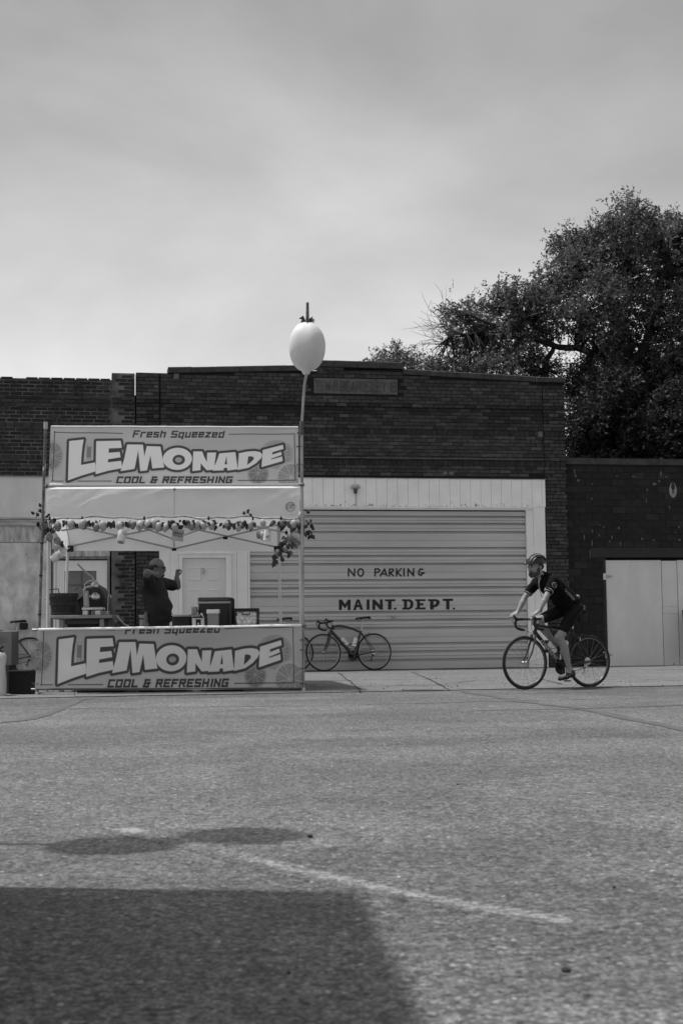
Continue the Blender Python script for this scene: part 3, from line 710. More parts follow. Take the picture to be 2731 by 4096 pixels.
# ---------------------------------------------------------------- right building: dark painted blocks
rgt = empty('block_shed', WO, PSI, 'low dark painted block building with coping and pale plywood doors', 'building')
OFF = -.10                                       # set back a little
def sR(x, y=2200): return wl(x, y, OFF)[0]
def zR(x, y): return wl(x, y, OFF)[1]
rL, rE = mR+.004, sR(3700); cT, cB = zR(2500, 1835), zR(2500, 1860)
oLx, oTz, liL, liT = sR(2409), zR(2500, 2230), sR(2361), zR(2500, 2191)
BLK = [mat('painted_block_%d' % i, v, .8, var=.3, scale=9, wear=.16, wscale=7, wth=.74, bump=.3, bscale=30) for i, v in enumerate((.013, .015, .018, .014, .024, .017, .020, .012))]
lst = []; z = .045; i = 0; ph, pl = .1325, .268
while z+ph < cB+.02:
    s = rL-(0 if i % 2 else pl/2)
    while s < rE:
        e = s+pl; a = max(s, rL)
        zt = min(z+ph, cB)-z
        if z+ph > liT+.002 and z < liT: zt_ok = z+ph-liT
        def put(a, e, z0, h):
            if e-a > .03 and h > .03: lst.append(((a+e)/2, z0+h/2, e-a-.011, h-.011, random.choice([0,0,1,1,2,3,3,5,6,7,4]), .009+random.uniform(-.003,.003)))
        if z+ph*.5 < liT and e > liL:                     # beside the doorway and the lintel
            lim = liL if z+ph*.5 > oTz else oLx
            put(a, min(e, lim), z, zt)
        else: put(a, e, z, zt)
        s = e
    z += ph; i += 1
def place_blocks(lst, parent):
    lst = sorted(lst, key=lambda b: abs(b[0]-sR(2500)))
    for (s, z, L_, h, t, pr) in lst[:300]:
        key = ('blk', round(L_, 2), round(h, 2), t)
        if key not in BM_CACHE:
            v, f = brick_box(round(L_, 2), round(h, 3)); BM_CACHE[key] = MB().add(v, f).mesh('block', BLK[t])
        link('block', BM_CACHE[key], parent, (s, -OFF-pr, z))
    mb = MB()
    for (s, z, L_, h, t, pr) in lst[300:]:
        v, f = brick_box(L_, h); mb.cur = t; mb.add([(a+s, b-OFF-pr, c+z) for a, b, c in v], f)
    if mb.v: tag(mb.build('blockwork', BLK, parent), kind='stuff')
place_blocks(lst, rgt)
B_M = mat('block_mortar', .027, .95, var=.55, scale=2.2, wear=.15, wscale=2.3, wth=.66)
mb = MB().box((rL, -OFF, 0), (oLx, -OFF+.25, cB)); mb.box((oLx, -OFF, liT), (rE, -OFF+.25, cB)); mb.build('wall', B_M, rgt)
box((rL+.01, -OFF+.26, 0), (rE, 9, cB-.3)).build('roof', ROOF, rgt)
s = rL
while s < rE:
    e = s+.61; box((s+.002, -OFF-.06, cB+.001), (e-.002, -OFF+.3, cT+random.uniform(-.004,.004))).build('coping_stone', STONE, rgt); s = e
box((liL, -OFF-.022, oTz), (rE, -OFF+.1, liT)).build('lintel', mat('painted_steel', .02, .5, var=.15), rgt)
box((oLx, -OFF+.0, .04), (oLx+.05, -OFF+.1, oTz-.002)).build('door_frame', mat('dark_frame', .022, .6), rgt)
PLY = [mat('plywood_paint_%d' % i, v, .65, var=.09, scale=2.2, stretch=(1,1,.5), wear=.24, wscale=9, wth=.74, zwear=(.0, .35, .13)) for i, v in enumerate((.62, .59, .63))]
pz0, pz1 = zR(2500, 2674), zR(2500, 2241)
xs_ = [(2420, 2641, 0), (2643, 2703, 1), (2706, 2960, 2), (2963, 3200, 0)]
doors = []
for x0, x1, k in xs_:
    if k == 1:
        cutz = [pz0+.005, zR(2670, 2455), zR(2670, 2427), pz1-.01]
        for q in range(3): box((sR(x0), -OFF+.012, cutz[q]+.002), (sR(x1), -OFF+.04, cutz[q+1]-.002)).build('plywood_strip', PLY[1], rgt)
    else: doors.append(box((sR(x0), -OFF+.02, pz0), (sR(x1), -OFF+.05, pz1)).build('plywood_door', PLY[k], rgt))
for y in (2306, 2620):
    s, z = wl(2421, y, OFF); h = box((s-.06, -OFF-.005, z-.06), (s+.012, -OFF+.018, z+.06)).build('hinge', STEEL, doors[0])
    MB().add([(s+.012, -OFF+.016, z-.035), (s+.14, -OFF+.016, z-.012), (s+.14, -OFF+.016, z+.012), (s+.012, -OFF+.016, z+.035)], [(0,1,2,3)]).build('hinge_strap', mat('pale_hinge', .35, .5), doors[0])
mb = MB()
for k in range(60):
    s, z = wl(random.uniform(2425, 2731), random.choice([2248, 2665, random.uniform(2250, 2660)]), OFF); mb.ell((s, -OFF+.019, z), (.004, .002, .004), 6, 4)
tag(mb.build('screw_heads', mat('screw', .1, .5), rgt), kind='stuff')
# smeared mortar bead in the joint, pale splashes, oval mark
mb = MB(); zq = .1; PM = mat('pale_mortar_smear', .11, .9, var=.4, scale=30)
while zq < zR(2275, 2140): 
    r = random.uniform(.012, .028); mb.ell((rL+.006+random.uniform(-.006,.006), -OFF-.01, zq), (r, .02, r*1.6), 7, 5); zq += random.uniform(.03, .06)
mb.build('mortar_bead', PM, rgt, True)
mb = MB()
for x, y, w_, h_ in ((2296,1888,5,26),(2300,1904,10,8),(2310,1922,11,13),(2365,1937,10,5),(2364,1996,6,10),(2464,1905,12,6),(2530,1906,18,4),(2640,1895,8,22),(2660,1908,12,5),(2614,1936,20,12),(2632,1925,10,10),(2585,1960,8,12),(2582,2004,5,18),(2395,2100,7,6),(2412,2108,10,5),(2367,2124,6,15),(2334,2150,7,22),(2394,2142,6,12),(2445,2150,6,16),(2436,2165,8,8),(2365,2172,6,26),(2478,2176,5,18),(2565,2156,8,10),(2610,2160,12,5),(2714,2160,14,8),(2712,2108,8,10),(2698,2130,6,6),(2675,2030,6,14),(2358,2215,5,40),(2472,2112,9,12)):
    s, z = wl(x, y, OFF); mb.ell((s, -OFF-.012, z), (w_*.0024, .004, h_*.0024), 7, 5)
tag(mb.build('mortar_splashes', PM, rgt), kind='stuff')
s, z = wl(2688, 1960, OFF)
def oval(rx, ry, dy, m, par=rgt, nm='oval_mark', top=.0):
    pts = [(s+rx*math.cos(t*math.pi/12)*(1-.18*max(0, math.sin(t*math.pi/12))), z+top+ry*math.sin(t*math.pi/12)) for t in range(24)]
    return MB().poly(pts, lambda u, v, d: (u, -OFF-dy-d, v), (), .003).build(nm, m, par, fix=False)
ov = oval(.078, .15, .013, mat('faded_white', .24, .85, var=.25, scale=12))
s += .002
oval(.04, .075, .0175, mat('painted_steel', .02), ov, 'oval_figure', .07)
box((s-.025, -OFF-.019, z-.07), (s+.025, -OFF-.0165, z+.0)).build('oval_figure', mat('faded_grey', .09), ov)
# ================================================================ trees behind the roofs
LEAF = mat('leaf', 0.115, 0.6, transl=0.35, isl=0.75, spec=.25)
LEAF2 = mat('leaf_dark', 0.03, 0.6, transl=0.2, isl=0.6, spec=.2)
BARK = mat('bark', 0.016, 0.9, var=.4, scale=12); TWIG = mat('bare_twig', 0.12, 0.9, var=.3, scale=9)
def leaves_mesh(name, pts, dirs, L_, m):
    n = len(pts); d = dirs/np.linalg.norm(dirs, axis=1, keepdims=True)
    r = rng.normal(size=(n, 3)); w = np.cross(d, r); w /= np.linalg.norm(w, axis=1, keepdims=True)+1e-9
    ln = (L_*(0.6+0.8*rng.random(n)))[:, None]; wd = ln*0.21
    a = pts; b = pts+d*ln*0.5+w*wd; c = pts+d*ln; e = pts+d*ln*0.5-w*wd
    v = np.stack([a, b, c, e], 1).reshape(-1, 3)
    me = bpy.data.meshes.new(name); me.vertices.add(4*n); me.vertices.foreach_set('co', v.ravel())
    me.loops.add(4*n); me.loops.foreach_set('vertex_index', np.arange(4*n)); me.polygons.add(n)
    me.polygons.foreach_set('loop_start', np.arange(n)*4); me.update(calc_edges=True); me.materials.append(m); return me
def tree(blobs, limbs, Yc, label, base, dens=1.0, m=LEAF, leaf=.088, spread=1.0, per=58, twigr=.012, bare=(), seed=1):
    global rng
    rng = np.random.default_rng(seed)
    root = empty('tree', base, 0, label, 'tree', 'trees behind the buildings'); B = np.array(base)
    P = []; D = []; cents = []
    for (cx, cy, rx, ry) in blobs:
        dY = rng.uniform(-1.2, 1.2)*spread; c = np.array(at(cx, cy+14, Yc+dY)); k = Yc/F
        R = np.array([rx*k*.86, (rx+ry)*.5*k*1.1, ry*k*.86]); nc = int(max(4, rx*ry/126*dens))
        for _ in range(nc):
            q = rng.normal(size=3); q /= np.linalg.norm(q); q = q*(0.25+0.78*rng.random()**0.5)
            cc = c+q*R; cents.append(cc); rad = rng.uniform(.14, .30)
            npp = int(per*rng.uniform(.5, 1.4)); od = q+np.array([0, 0, -.1]); od /= np.linalg.norm(od)
            # sprays: short stems with leaflets off both sides
            ns = max(3, npp//9)
            for _s in range(ns):
                sd = od*.7+rng.normal(size=3)*.8; sd /= np.linalg.norm(sd); s0 = cc+rng.normal(size=3)*rad*.45
                t = np.linspace(.1, 1, 9); pts = s0+sd*t[:, None]*rad*1.1
                dd = sd*.55+rng.normal(size=(9, 3))*.65; dd[:, 2] -= .15; P.append(pts); D.append(dd)
    P = np.concatenate(P); D = np.concatenate(D)
    link('crown', leaves_mesh('crown', P-B, D, np.full(len(P), leaf), m), root)
    sk = []; mb = MB()
    for path, r0_, r1_ in limbs:
        W = [np.array(at(x, y, Yc+dy)) for x, y, dy in path]; n = len(W); sub = []; rr = []
        for i in range(n-1):
            for t in (0, .34, .67): sub.append(W[i]*(1-t)+W[i+1]*t+rng.normal(size=3)*.03); rr.append(r0_+(r1_-r0_)*(i+t)/(n-1))
        sub.append(W[-1]); rr.append(r1_)
        mb.tube([p-B for p in sub], rr, n=7); sk += sub
    mb.build('trunk', BARK, root, True)
    SK = np.array(sk); tb = MB()
    for cc in cents:
        if rng.random() < .55:
            dist = np.linalg.norm(SK-cc, axis=1); i = int(np.argmin(dist+.25*(SK[:, 2] > cc[2])))
            if dist[i] < 3.4:
                mid_ = (SK[i]*.45+cc*.55)+rng.normal(size=3)*.1+np.array([0, 0, .08])
                tb.tube([SK[i]-B, mid_-B, cc-B], [twigr*1.8, twigr, twigr*.4], n=4, cap=False)
    if tb.v: tag(tb.build('branches', BARK, root, fix=False), kind='stuff')
    bb = MB()
    for (x, y, ang, ln, k) in bare:                      # leafless twig fans
        p = np.array(at(x, y, Yc-.6)); s_ = Yc/F
        for _ in range(k):
            a = math.radians(ang+rng.normal()*22); q = [p]; step = ln*s_/5*rng.uniform(.6, 1.1)
            for _j in range(5):
                a += rng.normal()*.22; q.append(q[-1]+np.array([math.cos(a)*step, rng.normal()*.05, math.sin(a)*step]))
            bb.tube([v-B for v in q], [.011, .009, .007, .005, .004, .0025], n=4, cap=False)
            for j in (2, 3):
                a2 = a+rng.choice([-.7, .7]); bb.tube([q[j]-B, q[j]-B+np.array([math.cos(a2)*step, 0, math.sin(a2)*step])], [.006, .003], n=4, cap=False)
    if bb.v: tag(bb.build('bare_twigs', TWIG, root, fix=False), kind='stuff')
    return root
YT = 37.0
tree([(2500,850,95,70),(2420,930,90,70),(2560,920,110,80),(2660,900,90,75),(2740,930,90,90),(2260,985,80,75),(2330,960,70,60),(2330,1060,110,90),(2450,1050,120,100),(2600,1050,130,110),(2740,1090,110,130),
      (2190,1110,70,50),(2150,1160,60,45),(2240,1150,100,70),(2380,1180,120,90),(2520,1200,130,100),(2680,1230,120,110),(2060,1170,65,50),(1990,1165,50,45),(2120,1235,90,60),(2010,1255,80,55),
      (1930,1230,55,40),(1830,1220,45,32),(1800,1245,40,30),(1890,1290,80,50),(1960,1330,90,55),(2050,1330,90,55),(2150,1320,90,55),(2260,1270,100,60),(2400,1310,110,70),(2540,1340,120,80),(2690,1380,110,100),
      (1840,1350,70,35),(1900,1400,80,40),(2000,1420,80,45),(2100,1410,60,50),(2160,1440,40,40),(2260,1445,50,24),(1760,1440,55,30),(1830,1430,70,34),(1910,1445,75,34),(1990,1460,75,32),(2070,1470,70,30),(1780,1475,60,22),(1870,1485,80,22),(2140,1490,50,24),(2230,1500,60,22),(2320,1510,70,26),(2400,1420,90,70),(2520,1450,110,80),(2640,1500,120,90),(2330,1480,60,40),(2850,960,110,90),(2860,1120,120,120),(2840,1280,120,110),(2860,1430,120,100),(2980,1080,110,110),(2990,1250,110,110),(2960,1400,100,90)],
     [([(2540,2250,0),(2535,1900,0),(2520,1650,0),(2500,1480,0),(2470,1330,0),(2440,1180,.3),(2400,1050,.5),(2380,960,.5)], .34, .05),
      ([(2500,1480,0),(2400,1420,-.3),(2300,1398,-.5),(2220,1385,-.6),(2120,1345,-.6),(2000,1300,-.8),(1880,1260,-.9)], .12, .03),
      ([(2500,1500,0),(2580,1380,-.3),(2620,1230,-.4),(2660,1050,-.3),(2680,950,0)], .17, .04), ([(2470,1330,0),(2520,1150,.4),(2520,980,.6),(2500,880,.6)], .13, .03),
      ([(2180,1490,-.4),(2185,1430,-.5),(2215,1392,-.6),(2160,1330,-.6),(2060,1230,-.6)], .09, .03), ([(2440,1180,.3),(2340,1080,0),(2280,1000,0)], .1, .03),
      ([(2540,1600,0),(2640,1480,.2),(2731,1380,.3),(2800,1300,.3)], .16, .05), ([(2000,1300,-.8),(1900,1330,-.9),(1800,1345,-1)], .04, .012)],
     YT, 'tall spreading tree at right with long limb over the parapet', tuple(gnd(2540, 2540)*0+Vector((at(2540,2300,YT).x, YT, 0))), dens=1.0,
     bare=((1790,1300,150,170,12),(1800,1380,165,180,12),(1850,1330,160,150,8),(1960,1440,265,90,12),(2040,1440,270,90,14),(1880,1440,240,80,8),(2310,1380,200,90,7)), seed=3)
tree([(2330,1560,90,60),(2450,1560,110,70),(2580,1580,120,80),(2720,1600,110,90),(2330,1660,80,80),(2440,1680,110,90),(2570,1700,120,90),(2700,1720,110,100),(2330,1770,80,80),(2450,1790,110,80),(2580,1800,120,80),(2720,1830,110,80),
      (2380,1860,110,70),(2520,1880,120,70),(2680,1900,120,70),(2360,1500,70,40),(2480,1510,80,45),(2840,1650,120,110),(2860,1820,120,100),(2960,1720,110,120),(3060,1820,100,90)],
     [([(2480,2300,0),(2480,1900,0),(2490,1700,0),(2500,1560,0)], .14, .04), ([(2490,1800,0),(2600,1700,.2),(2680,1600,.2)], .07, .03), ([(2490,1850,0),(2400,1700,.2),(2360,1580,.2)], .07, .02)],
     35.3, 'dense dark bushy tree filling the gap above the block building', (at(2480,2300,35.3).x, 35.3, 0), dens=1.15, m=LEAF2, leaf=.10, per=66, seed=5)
tree([(1500,1432,42,26),(1545,1415,40,30),(1585,1405,38,34),(1600,1440,50,30),(1650,1438,48,32),(1700,1450,40,25),(1740,1470,40,25),(1560,1470,90,30)],
     [([(1600,2300,0),(1600,1600,0),(1595,1480,0),(1585,1410,0)], .1, .02), ([(1600,1560,0),(1650,1470,.1),(1665,1430,.1)], .05, .015)],
     41.0, 'small feathery tree top peeking over the middle of the parapet', (at(1600,2300,41).x, 41.0, 0), dens=1.3, leaf=.08, spread=.4, seed=8)
# ================================================================ lemonade stand
def Yb(x): return 18.15+0.07*((x-680)/F*18.15)          # the stand's front faces the street, turned a little
BX = lambda x, y, d=0.0: at(x, y, Yb(x)+d)
# ---- print of the banners, drawn once as brightness over the cloth
LET = []
def A_(l): return [(float(x), float(y)) for x, y in l]
def B_(l): return [(x+1507.7, float(y)) for x, y in l]
def elli(cx, cy, rx, ry, n=40): return [(cx+rx*math.cos(2*math.pi*i/n), cy+ry*math.sin(2*math.pi*i/n)) for i in range(n)]
LET.append((A_([(262,218),(436,199),(424,290),(417,400),(415,510),(582,478),(590,520),(592,588),(430,637),(268,697)]), []))
LET.append((A_([(587,220),(880,213),(897,300),(742,308),(740,362),(872,350),(886,415),(736,440),(736,478),(893,458),(906,528),(898,550),(740,580),(594,622)]), []))
LET.append((A_([(960,258),(1148,260),(1170,405),(1195,278),(1360,283),(1413,540),(1270,552),(1243,390),(1207,575),(1126,585),(1094,330),(1057,557),(890,585),(930,430)]), []))
LET.append((elli(1569,434,176,136), [elli(1586,447,75,63)]))
LET.append((B_([(252,343),(358,343),(380,400),(417,475),(420,358),(527,356),(513,480),(512,530),(520,567),(417,575),(343,488),(343,573),(245,585)]), []))
LET.append((B_([(567,367),(760,350),(775,450),(793,562),(668,578),(662,543),(625,547),(620,575),(490,580),(530,480)]), [B_([(654,395),(663,500),(632,503)])]))
LET.append((B_([(803,365),(900,345),(990,338),(1060,350),(1090,385),(1070,430),(1010,490),(920,545),(792,572)]), [B_([(917,405),(955,402),(985,415),(985,440),(950,475),(905,512)])]))
LET.append((B_([(1093,325),(1338,260),(1345,312),(1212,352),(1207,383),(1317,347),(1325,385),(1200,430),(1197,443),(1330,405),(1335,462),(1080,537)]), []))
def sdist(X, Y, loop):
    d2 = np.full(X.shape, 1e12); ins = np.zeros(X.shape, bool); n = len(loop)
    for i in range(n):
        (x0, y0), (x1, y1) = loop[i], loop[(i+1) % n]; ex, ey = x1-x0, y1-y0
        t = np.clip(((X-x0)*ex+(Y-y0)*ey)/(ex*ex+ey*ey+1e-9), 0, 1); d2 = np.minimum(d2, (X-x0-t*ex)**2+(Y-y0-t*ey)**2)
        if y0 != y1:
            c = ((y0 > Y) != (y1 > Y)) & (X < (x1-x0)*(Y-y0)/(y1-y0)+x0); ins ^= c
    d = np.sqrt(d2); return np.where(ins, -d, d)
def seg_d(X, Y, segs, w, wy=None):
    d = np.full(X.shape, 1e6)
    for (x0, y0), (x1, y1) in segs:
        ex, ey = x1-x0, y1-y0; L_ = math.hypot(ex, ey) or 1e-6; ux, uy = ex/L_, ey/L_
        cx, cy = X-(x0+x1)/2, Y-(y0+y1)/2; a = np.abs(cx*ux+cy*uy)-L_/2-w/2; b = np.abs(-cx*uy+cy*ux)-w/2
        d = np.minimum(d, np.maximum(a, b))
    return d
def banner_print(X, Y, px):
    """linear brightness of the printed cloth at points X, Y of the design"""
    cov = lambda d: np.clip(0.5-d/px, 0, 1)
    soft = lambda d, w: np.clip(1-d/w, 0, 1)
    V = 0.53+0.09*np.exp(-((X-1500)/900)**2-((Y-640)/160)**2)+0.05*np.clip((Y-500)/260, 0, 1)-0.03*np.exp(-((X-1900)/500)**2-((Y-230)/120)**2)
    V += 0.02*np.sin(X*0.004+Y*0.012)
    def over(V, d, v): c = cov(d); return V*(1-c)+v*c
    def slice_(V, cx, cy, R, flesh, rind, clip=None, squash=1.0, nseg=9, ph=0.3):
        r = np.hypot((X-cx)/squash, Y-cy); a = np.arctan2(Y-cy, (X-cx)/squash)
        m = np.ones_like(X) if clip is None else clip
        V = V*(1-cov(r-R)*m)+rind*cov(r-R)*m
        seg = np.abs(((a+ph)*nseg/(2*math.pi)) % 1-0.5)*2*(2*math.pi/nseg)*r*.5
        f = cov(r-R*0.84)*np.clip((seg-R*.008)/(R*.03), 0, 1)*np.clip((r-R*.07)/(R*.04), 0, 1)*m
        vv = flesh*(1+.14*np.sin(a*23+r*.03))
        return V*(1-f)+vv*f
    cl = cov(np.abs(X-125)-82)*cov(np.abs(Y-395)-260)
    V = V*(1-cl*.25)+.42*cl*.25
    V = slice_(V, 70, 400, 190, .30, .46, cov(X-205)*1.0, .72, 7, .9)
    V = slice_(V, 1507.7+1260, 380, 178, .33, .40, None, 1.15, 9, .1)                   # pale fruit behind the last letters
    V = slice_(V, 1507.7+1040, 612, 150, .25, .44, None, .9, 9, .6)
    V = slice_(V, 1507.7+1440, 660, 190, .36, .55, None, 1.0, 9, .2)
    # small drinking glass between the first two letters
    g = np.maximum(np.abs(X-505)-28, np.abs(Y-350)-100); V = over(V, g, .24); V = over(V, np.maximum(np.abs(X-507)-24, np.abs(Y-268)-17), .5)
    V = over(V, np.maximum(np.abs(X-500)-24, np.abs(Y-432)-12), .45)
    lin_ = [((85,105),(85,705)), ((80,113),(900,122)), ((75,705),(210,705)), ((385,705),(785,705)), ((1507.7+682,128),(1507.7+1478,124)), ((1507.7+1478,124),(1507.7+1490,700)), ((1507.7+797,700),(1507.7+1490,698))]
    for (a, b) in lin_: V = over(V, seg_d(X, Y, [(a, b)], 11), .085)
    # lettering: halo, dark edge, pale face
    D = np.full(X.shape, 1e6); HL = []
    for outl, holes in LET:
        D = np.minimum(D, sdist(X, Y, outl))
        for h in holes: HL.append(sdist(X, Y, h))
    V = V*(1-.8*soft(np.maximum(D-30, 0), 26))+.47*.8*soft(np.maximum(D-30, 0), 26)
    V = over(V, D-30, .075)
    for outl, holes in LET: V = over(V, sdist(X, Y, outl), .82)
    for h in HL: V = over(V, h, .075)
    V = over(V, sdist(X, Y, elli(1583,447,42,32)), .42)
    for txt, x0, x1, yt, yb, w, gap in (('Fresh Squeezed', 1030, 2128, 92, 164, 20, .34), ('COOL & REFRESHING', 852, 2232, 660, 727, 22, .36)):
        sg, tl = glyphs(txt, gap, .5); hgt = yb-yt; kx = (x1-x0-.2*hgt)/tl
        sg = [((x0+a[0]*kx+.22*hgt*a[1], yb-a[1]*hgt), (x0+b[0]*kx+.22*hgt*b[1], yb-b[1]*hgt)) for a, b in sg]
        d = seg_d(X, Y, sg, w); V = V*(1-.75*soft(np.maximum(d-2, 0), 24))+.52*.75*soft(np.maximum(d-2, 0), 24); V = over(V, d, .06)
    V = np.where(Y > 742, V*.55+.5*.45, V)
    return V
CLOTH = mat('printed_vinyl', .5, .5, attr='print', transl=.34, spec=.35, bump=.05, bscale=8)
def banner(name, quad, zr, label, folds, cols=760, rows=180):
    TLq, TRq, BRq, BLq = [BX(*p) for p in quad]; base = (TLq+TRq)/2; base = Vector((base.x, base.y, BLq.z))
    u = np.linspace(0, 1, cols+1); v = np.linspace(0, 1, rows+1); U, V = np.meshgrid(u, v)
    q = [np.array(p-base) for p in (TLq, TRq, BRq, BLq)]
    Pt = (1-U)[..., None]*(1-V)[..., None]*q[0]+U[..., None]*(1-V)[..., None]*q[1]+U[..., None]*V[..., None]*q[2]+(1-U)[..., None]*V[..., None]*q[3]
    dy = folds(U, V); Pt[..., 1] += dy
    sag = .010*np.sin(U*math.pi*5)**2*np.exp(-V*9); Pt[..., 2] -= sag
    X = zr[0]+(zr[1]-zr[0])*U; Y = zr[2]+(zr[3]-zr[2])*V
    val = banner_print(X, Y, (zr[1]-zr[0])/cols*1.1)
    me = bpy.data.meshes.new(name); nv = Pt.shape[0]*Pt.shape[1]; W = cols+1
    me.vertices.add(nv); me.vertices.foreach_set('co', Pt.reshape(-1, 3).ravel())
    i, j = np.meshgrid(np.arange(cols), np.arange(rows)); a = (j*W+i).ravel(); f = np.stack([a, a+W, a+W+1, a+1], 1)
    me.loops.add(4*len(a)); me.loops.foreach_set('vertex_index', f.ravel()); me.polygons.add(len(a)); me.polygons.foreach_set('loop_start', np.arange(len(a))*4)
    me.update(calc_edges=True); me.polygons.foreach_set('use_smooth', np.ones(len(a), bool))
    at_ = me.color_attributes.new('print', 'FLOAT_COLOR', 'POINT'); c = np.ones((nv, 4), np.float32); c[:, :3] = np.clip(val, .02, .85).reshape(-1, 1); at_.data.foreach_set('color', c.ravel())
    me.materials.append(CLOTH); root = empty(name, base, 0, label, 'banner', 'lemonade banners'); link('printed_sheet', me, root)
    return root, base
def folds1(U, V): return .012*np.sin(U*3.1+V*2)+.006*np.sin(U*17+V*3)*(1-V)+.004*np.sin(U*40-V*5)*np.exp(-V*6)+.006*np.sin(V*14)*np.exp(-((U-.97)/.04)**2)
def folds2(U, V): return .016*np.sin(U*4.1+V*1.5+1)+.007*np.sin(U*21+V*4)*(1-V*.6)+.004*np.sin(U*9-V*7)
b1, base1 = banner('lemonade_banner', ((204,1705),(1194,1709),(1194,1944),(193,1945)), (36,3036,42,768), 'upper lemonade banner stretched across the top of the stand', folds1)
b2, base2 = banner('lemonade_banner', ((150,2521),(1208,2504),(1208,2757),(140,2762)), (12,3092,119,764), 'lower lemonade banner hanging to the ground in front of the counter', folds2)
HEM = mat('white_hem', .66, .5, var=.06)
def rod(rt, base, p, q, r, nm, m, wav=0):
    P = [BX(p[0]+(q[0]-p[0])*k/16, p[1]+(q[1]-p[1])*k/16, -.012)-base+Vector((0, 0, random.uniform(-wav, wav))) for k in range(17)]
    return tube(P, r, n=8).build(nm, m, rt, True)
rod(b1, base1, (206,1706), (1192,1709), .012, 'top_hem', HEM, .002); rod(b1, base1, (200,1940), (1192,1939), .020, 'bottom_hem', HEM, .001)
rod(b2, base2, (155,2518), (1206,2502), .017, 'top_hem', mat('white_roll', .78, .5), .003); rod(b2, base2, (146,2757), (1206,2753), .012, 'bottom_hem', mat('grey_hem', .10, .7), .001)
for rt, base, xl, xr, ys in ((b1, base1, 200, 1190, (1732,1786,1858)), (b2, base2, 152, 1203, (2560,2600,2674,2735))):
    for y in ys:
        for x in (xl, xr):
            c = BX(x, y, -.022)-base; MB().torus(c, .009, .003, 12, 5).build('grommet', mat('dark_ring', .05, .4), rt, True)
            o = -1 if x < 700 else 1
            tube([c, c+Vector((o*.05, .01, .0)), c+Vector((o*.07, .03, random.uniform(-.02,.02)))], .003, n=5).build('tie', BLACK, rt)
# ---- pipe frame that carries the banners
fr = empty('pipe_frame', BX(680, 2770), 0, 'tall pipe frame holding the two lemonade banners', 'frame'); FB = fr.location
RUST = mat('chipped_pipe', .12, .5, var=.5, scale=16, metal=.3, wear=.5, wscale=12, wth=.6, stretch=(1,1,.5))
def fpipe(p, q, r, nm, m, d=.045): return tube([BX(p[0], p[1], d)-FB, BX(q[0], q[1], d)-FB], r, n=10).build(nm, m, fr, True)
fpipe((150,2772),(184,1700), .019, 'pole', RUST); fpipe((1213,2768),(1206,1700), .020, 'pole', GALV)
fpipe((186,1944),(1216,1938), .016, 'crossbar', GALV, .06); fpipe((130,2520),(1222,2502), .016, 'crossbar', GALV, .06); fpipe((126,2757),(1200,2752), .012, 'crossbar', GALV, .06)
for x, y in ((148,2773),(1213,2769)): 
    c = BX(x, y, .045)-FB; MB().lathe([(.055,-.0),(.055,.006),(.025,.012),(.022,.05)], 14, (c.x, c.y, .001-FB.z)).build('foot_plate', STEEL, fr, True)
fpipe((184,1716),(184,1688), .026, 'sleeve', mat('pale_sleeve', .4, .5)); fpipe((1206,1740),(1206,1685), .026, 'sleeve', mat('tape', .10, .6, var=.3))
for x, y in ((187,1944),(1208,1939),(1215,2503)): MB().ell(BX(x, y, .045)-FB, (.034, .034, .030)).build('clamp', mat('cast_clamp', .16, .5), fr, True)
for y in (2170, 2300, 2455): fpipe((184-(y-1700)*.032+0,y),(184-(y+6-1700)*.032,y+6), .024, 'cable_tie', BLACK)
# ---- giant lemon on its pole
LEMON = mat('lemon_shell', .60, .5, var=.07, scale=5, bump=.3, bscale=45, coat=.1, wear=.35, wscale=7, wth=.73)
def lemon_profile(a, h, nub=.16):
    pr = []
    for i in range(19):
        t = math.pi*i/18; r = a*math.sin(t)**.86; z = -h*math.cos(t)
        if i == 0: r = .004
        if i == 18: r = .004
        pr.append((r, z))
    # nipple at the foot
    pr = [(a*.10, -h*1.13), (a*.20, -h*1.08), (a*.24, -h*.98)]+pr[2:]
    return pr
def lobed(mb, amp):
    vv = []
    for x, y, z in mb.v:
        an = math.atan2(y, x); k = 1+amp*math.cos(3*an+.9+z*1.0)+amp*.6*math.cos(5*an-z*3)-amp*3.2*math.exp(-((an+1.75)/.22)**2)*max(0.0, -z*3-.15)-amp*1.2*math.exp(-((an+1.5)/.3)**2)*max(0.0, z*3-.2); vv.append((x*k, y*k, z))
    mb.v = vv; return mb
def big_lemon(px, py, pole_px, Y, label, group):
    c = at(px, py, Y); foot = at(pole_px[0], pole_px[1], Y)
    root = empty('giant_lemon', foot, 0, label, 'ornament', group); C = c-foot
    lo = lobed(MB().lathe(lemon_profile(.237, .325), 64), .034).build('lemon', LEMON, root, True, loc=C, rot=(0.0, .03, 0))
    tube([Vector((0,0,0)), C*.5+Vector((.004,0,0)), C-Vector((0,0,.33))], .017, n=8).build('pole', GALV, root, True)
    tube([(0,0,.30),(.004,0,.40),(.0,0,.59)], [.02,.022,.018], n=8).build('stem', mat('stem_wrap', .10, .4, var=.7, scale=30), lo, True)
    MB().lathe([(.06,.31),(.055,.335),(.02,.35)], 12).build('calyx', mat('calyx', .06, .7), lo, True)
    for k in range(6):
        a = k*1.05+.4; d = Vector((math.cos(a), math.sin(a), 0)); s_ = Vector((-d.y, d.x, 0))
        MB().add([d*.02+Vector((0,0,.345)), d*.065+s_*.024+Vector((0,0,.385+.02*(k%2))), d*.12+Vector((0,0,.365-.03*(k%3))), d*.065-s_*.024+Vector((0,0,.38))], [(0,1,2),(0,2,3)]).build('leaf', mat('dark_leaf', .05, .5, transl=.2), lo)
    return root
GLM = big_lemon(1226, 1388, (1207, 1690), Yb(1207)+.045, 'giant plastic lemon on a pole rising above the stand', 'giant lemons on poles')
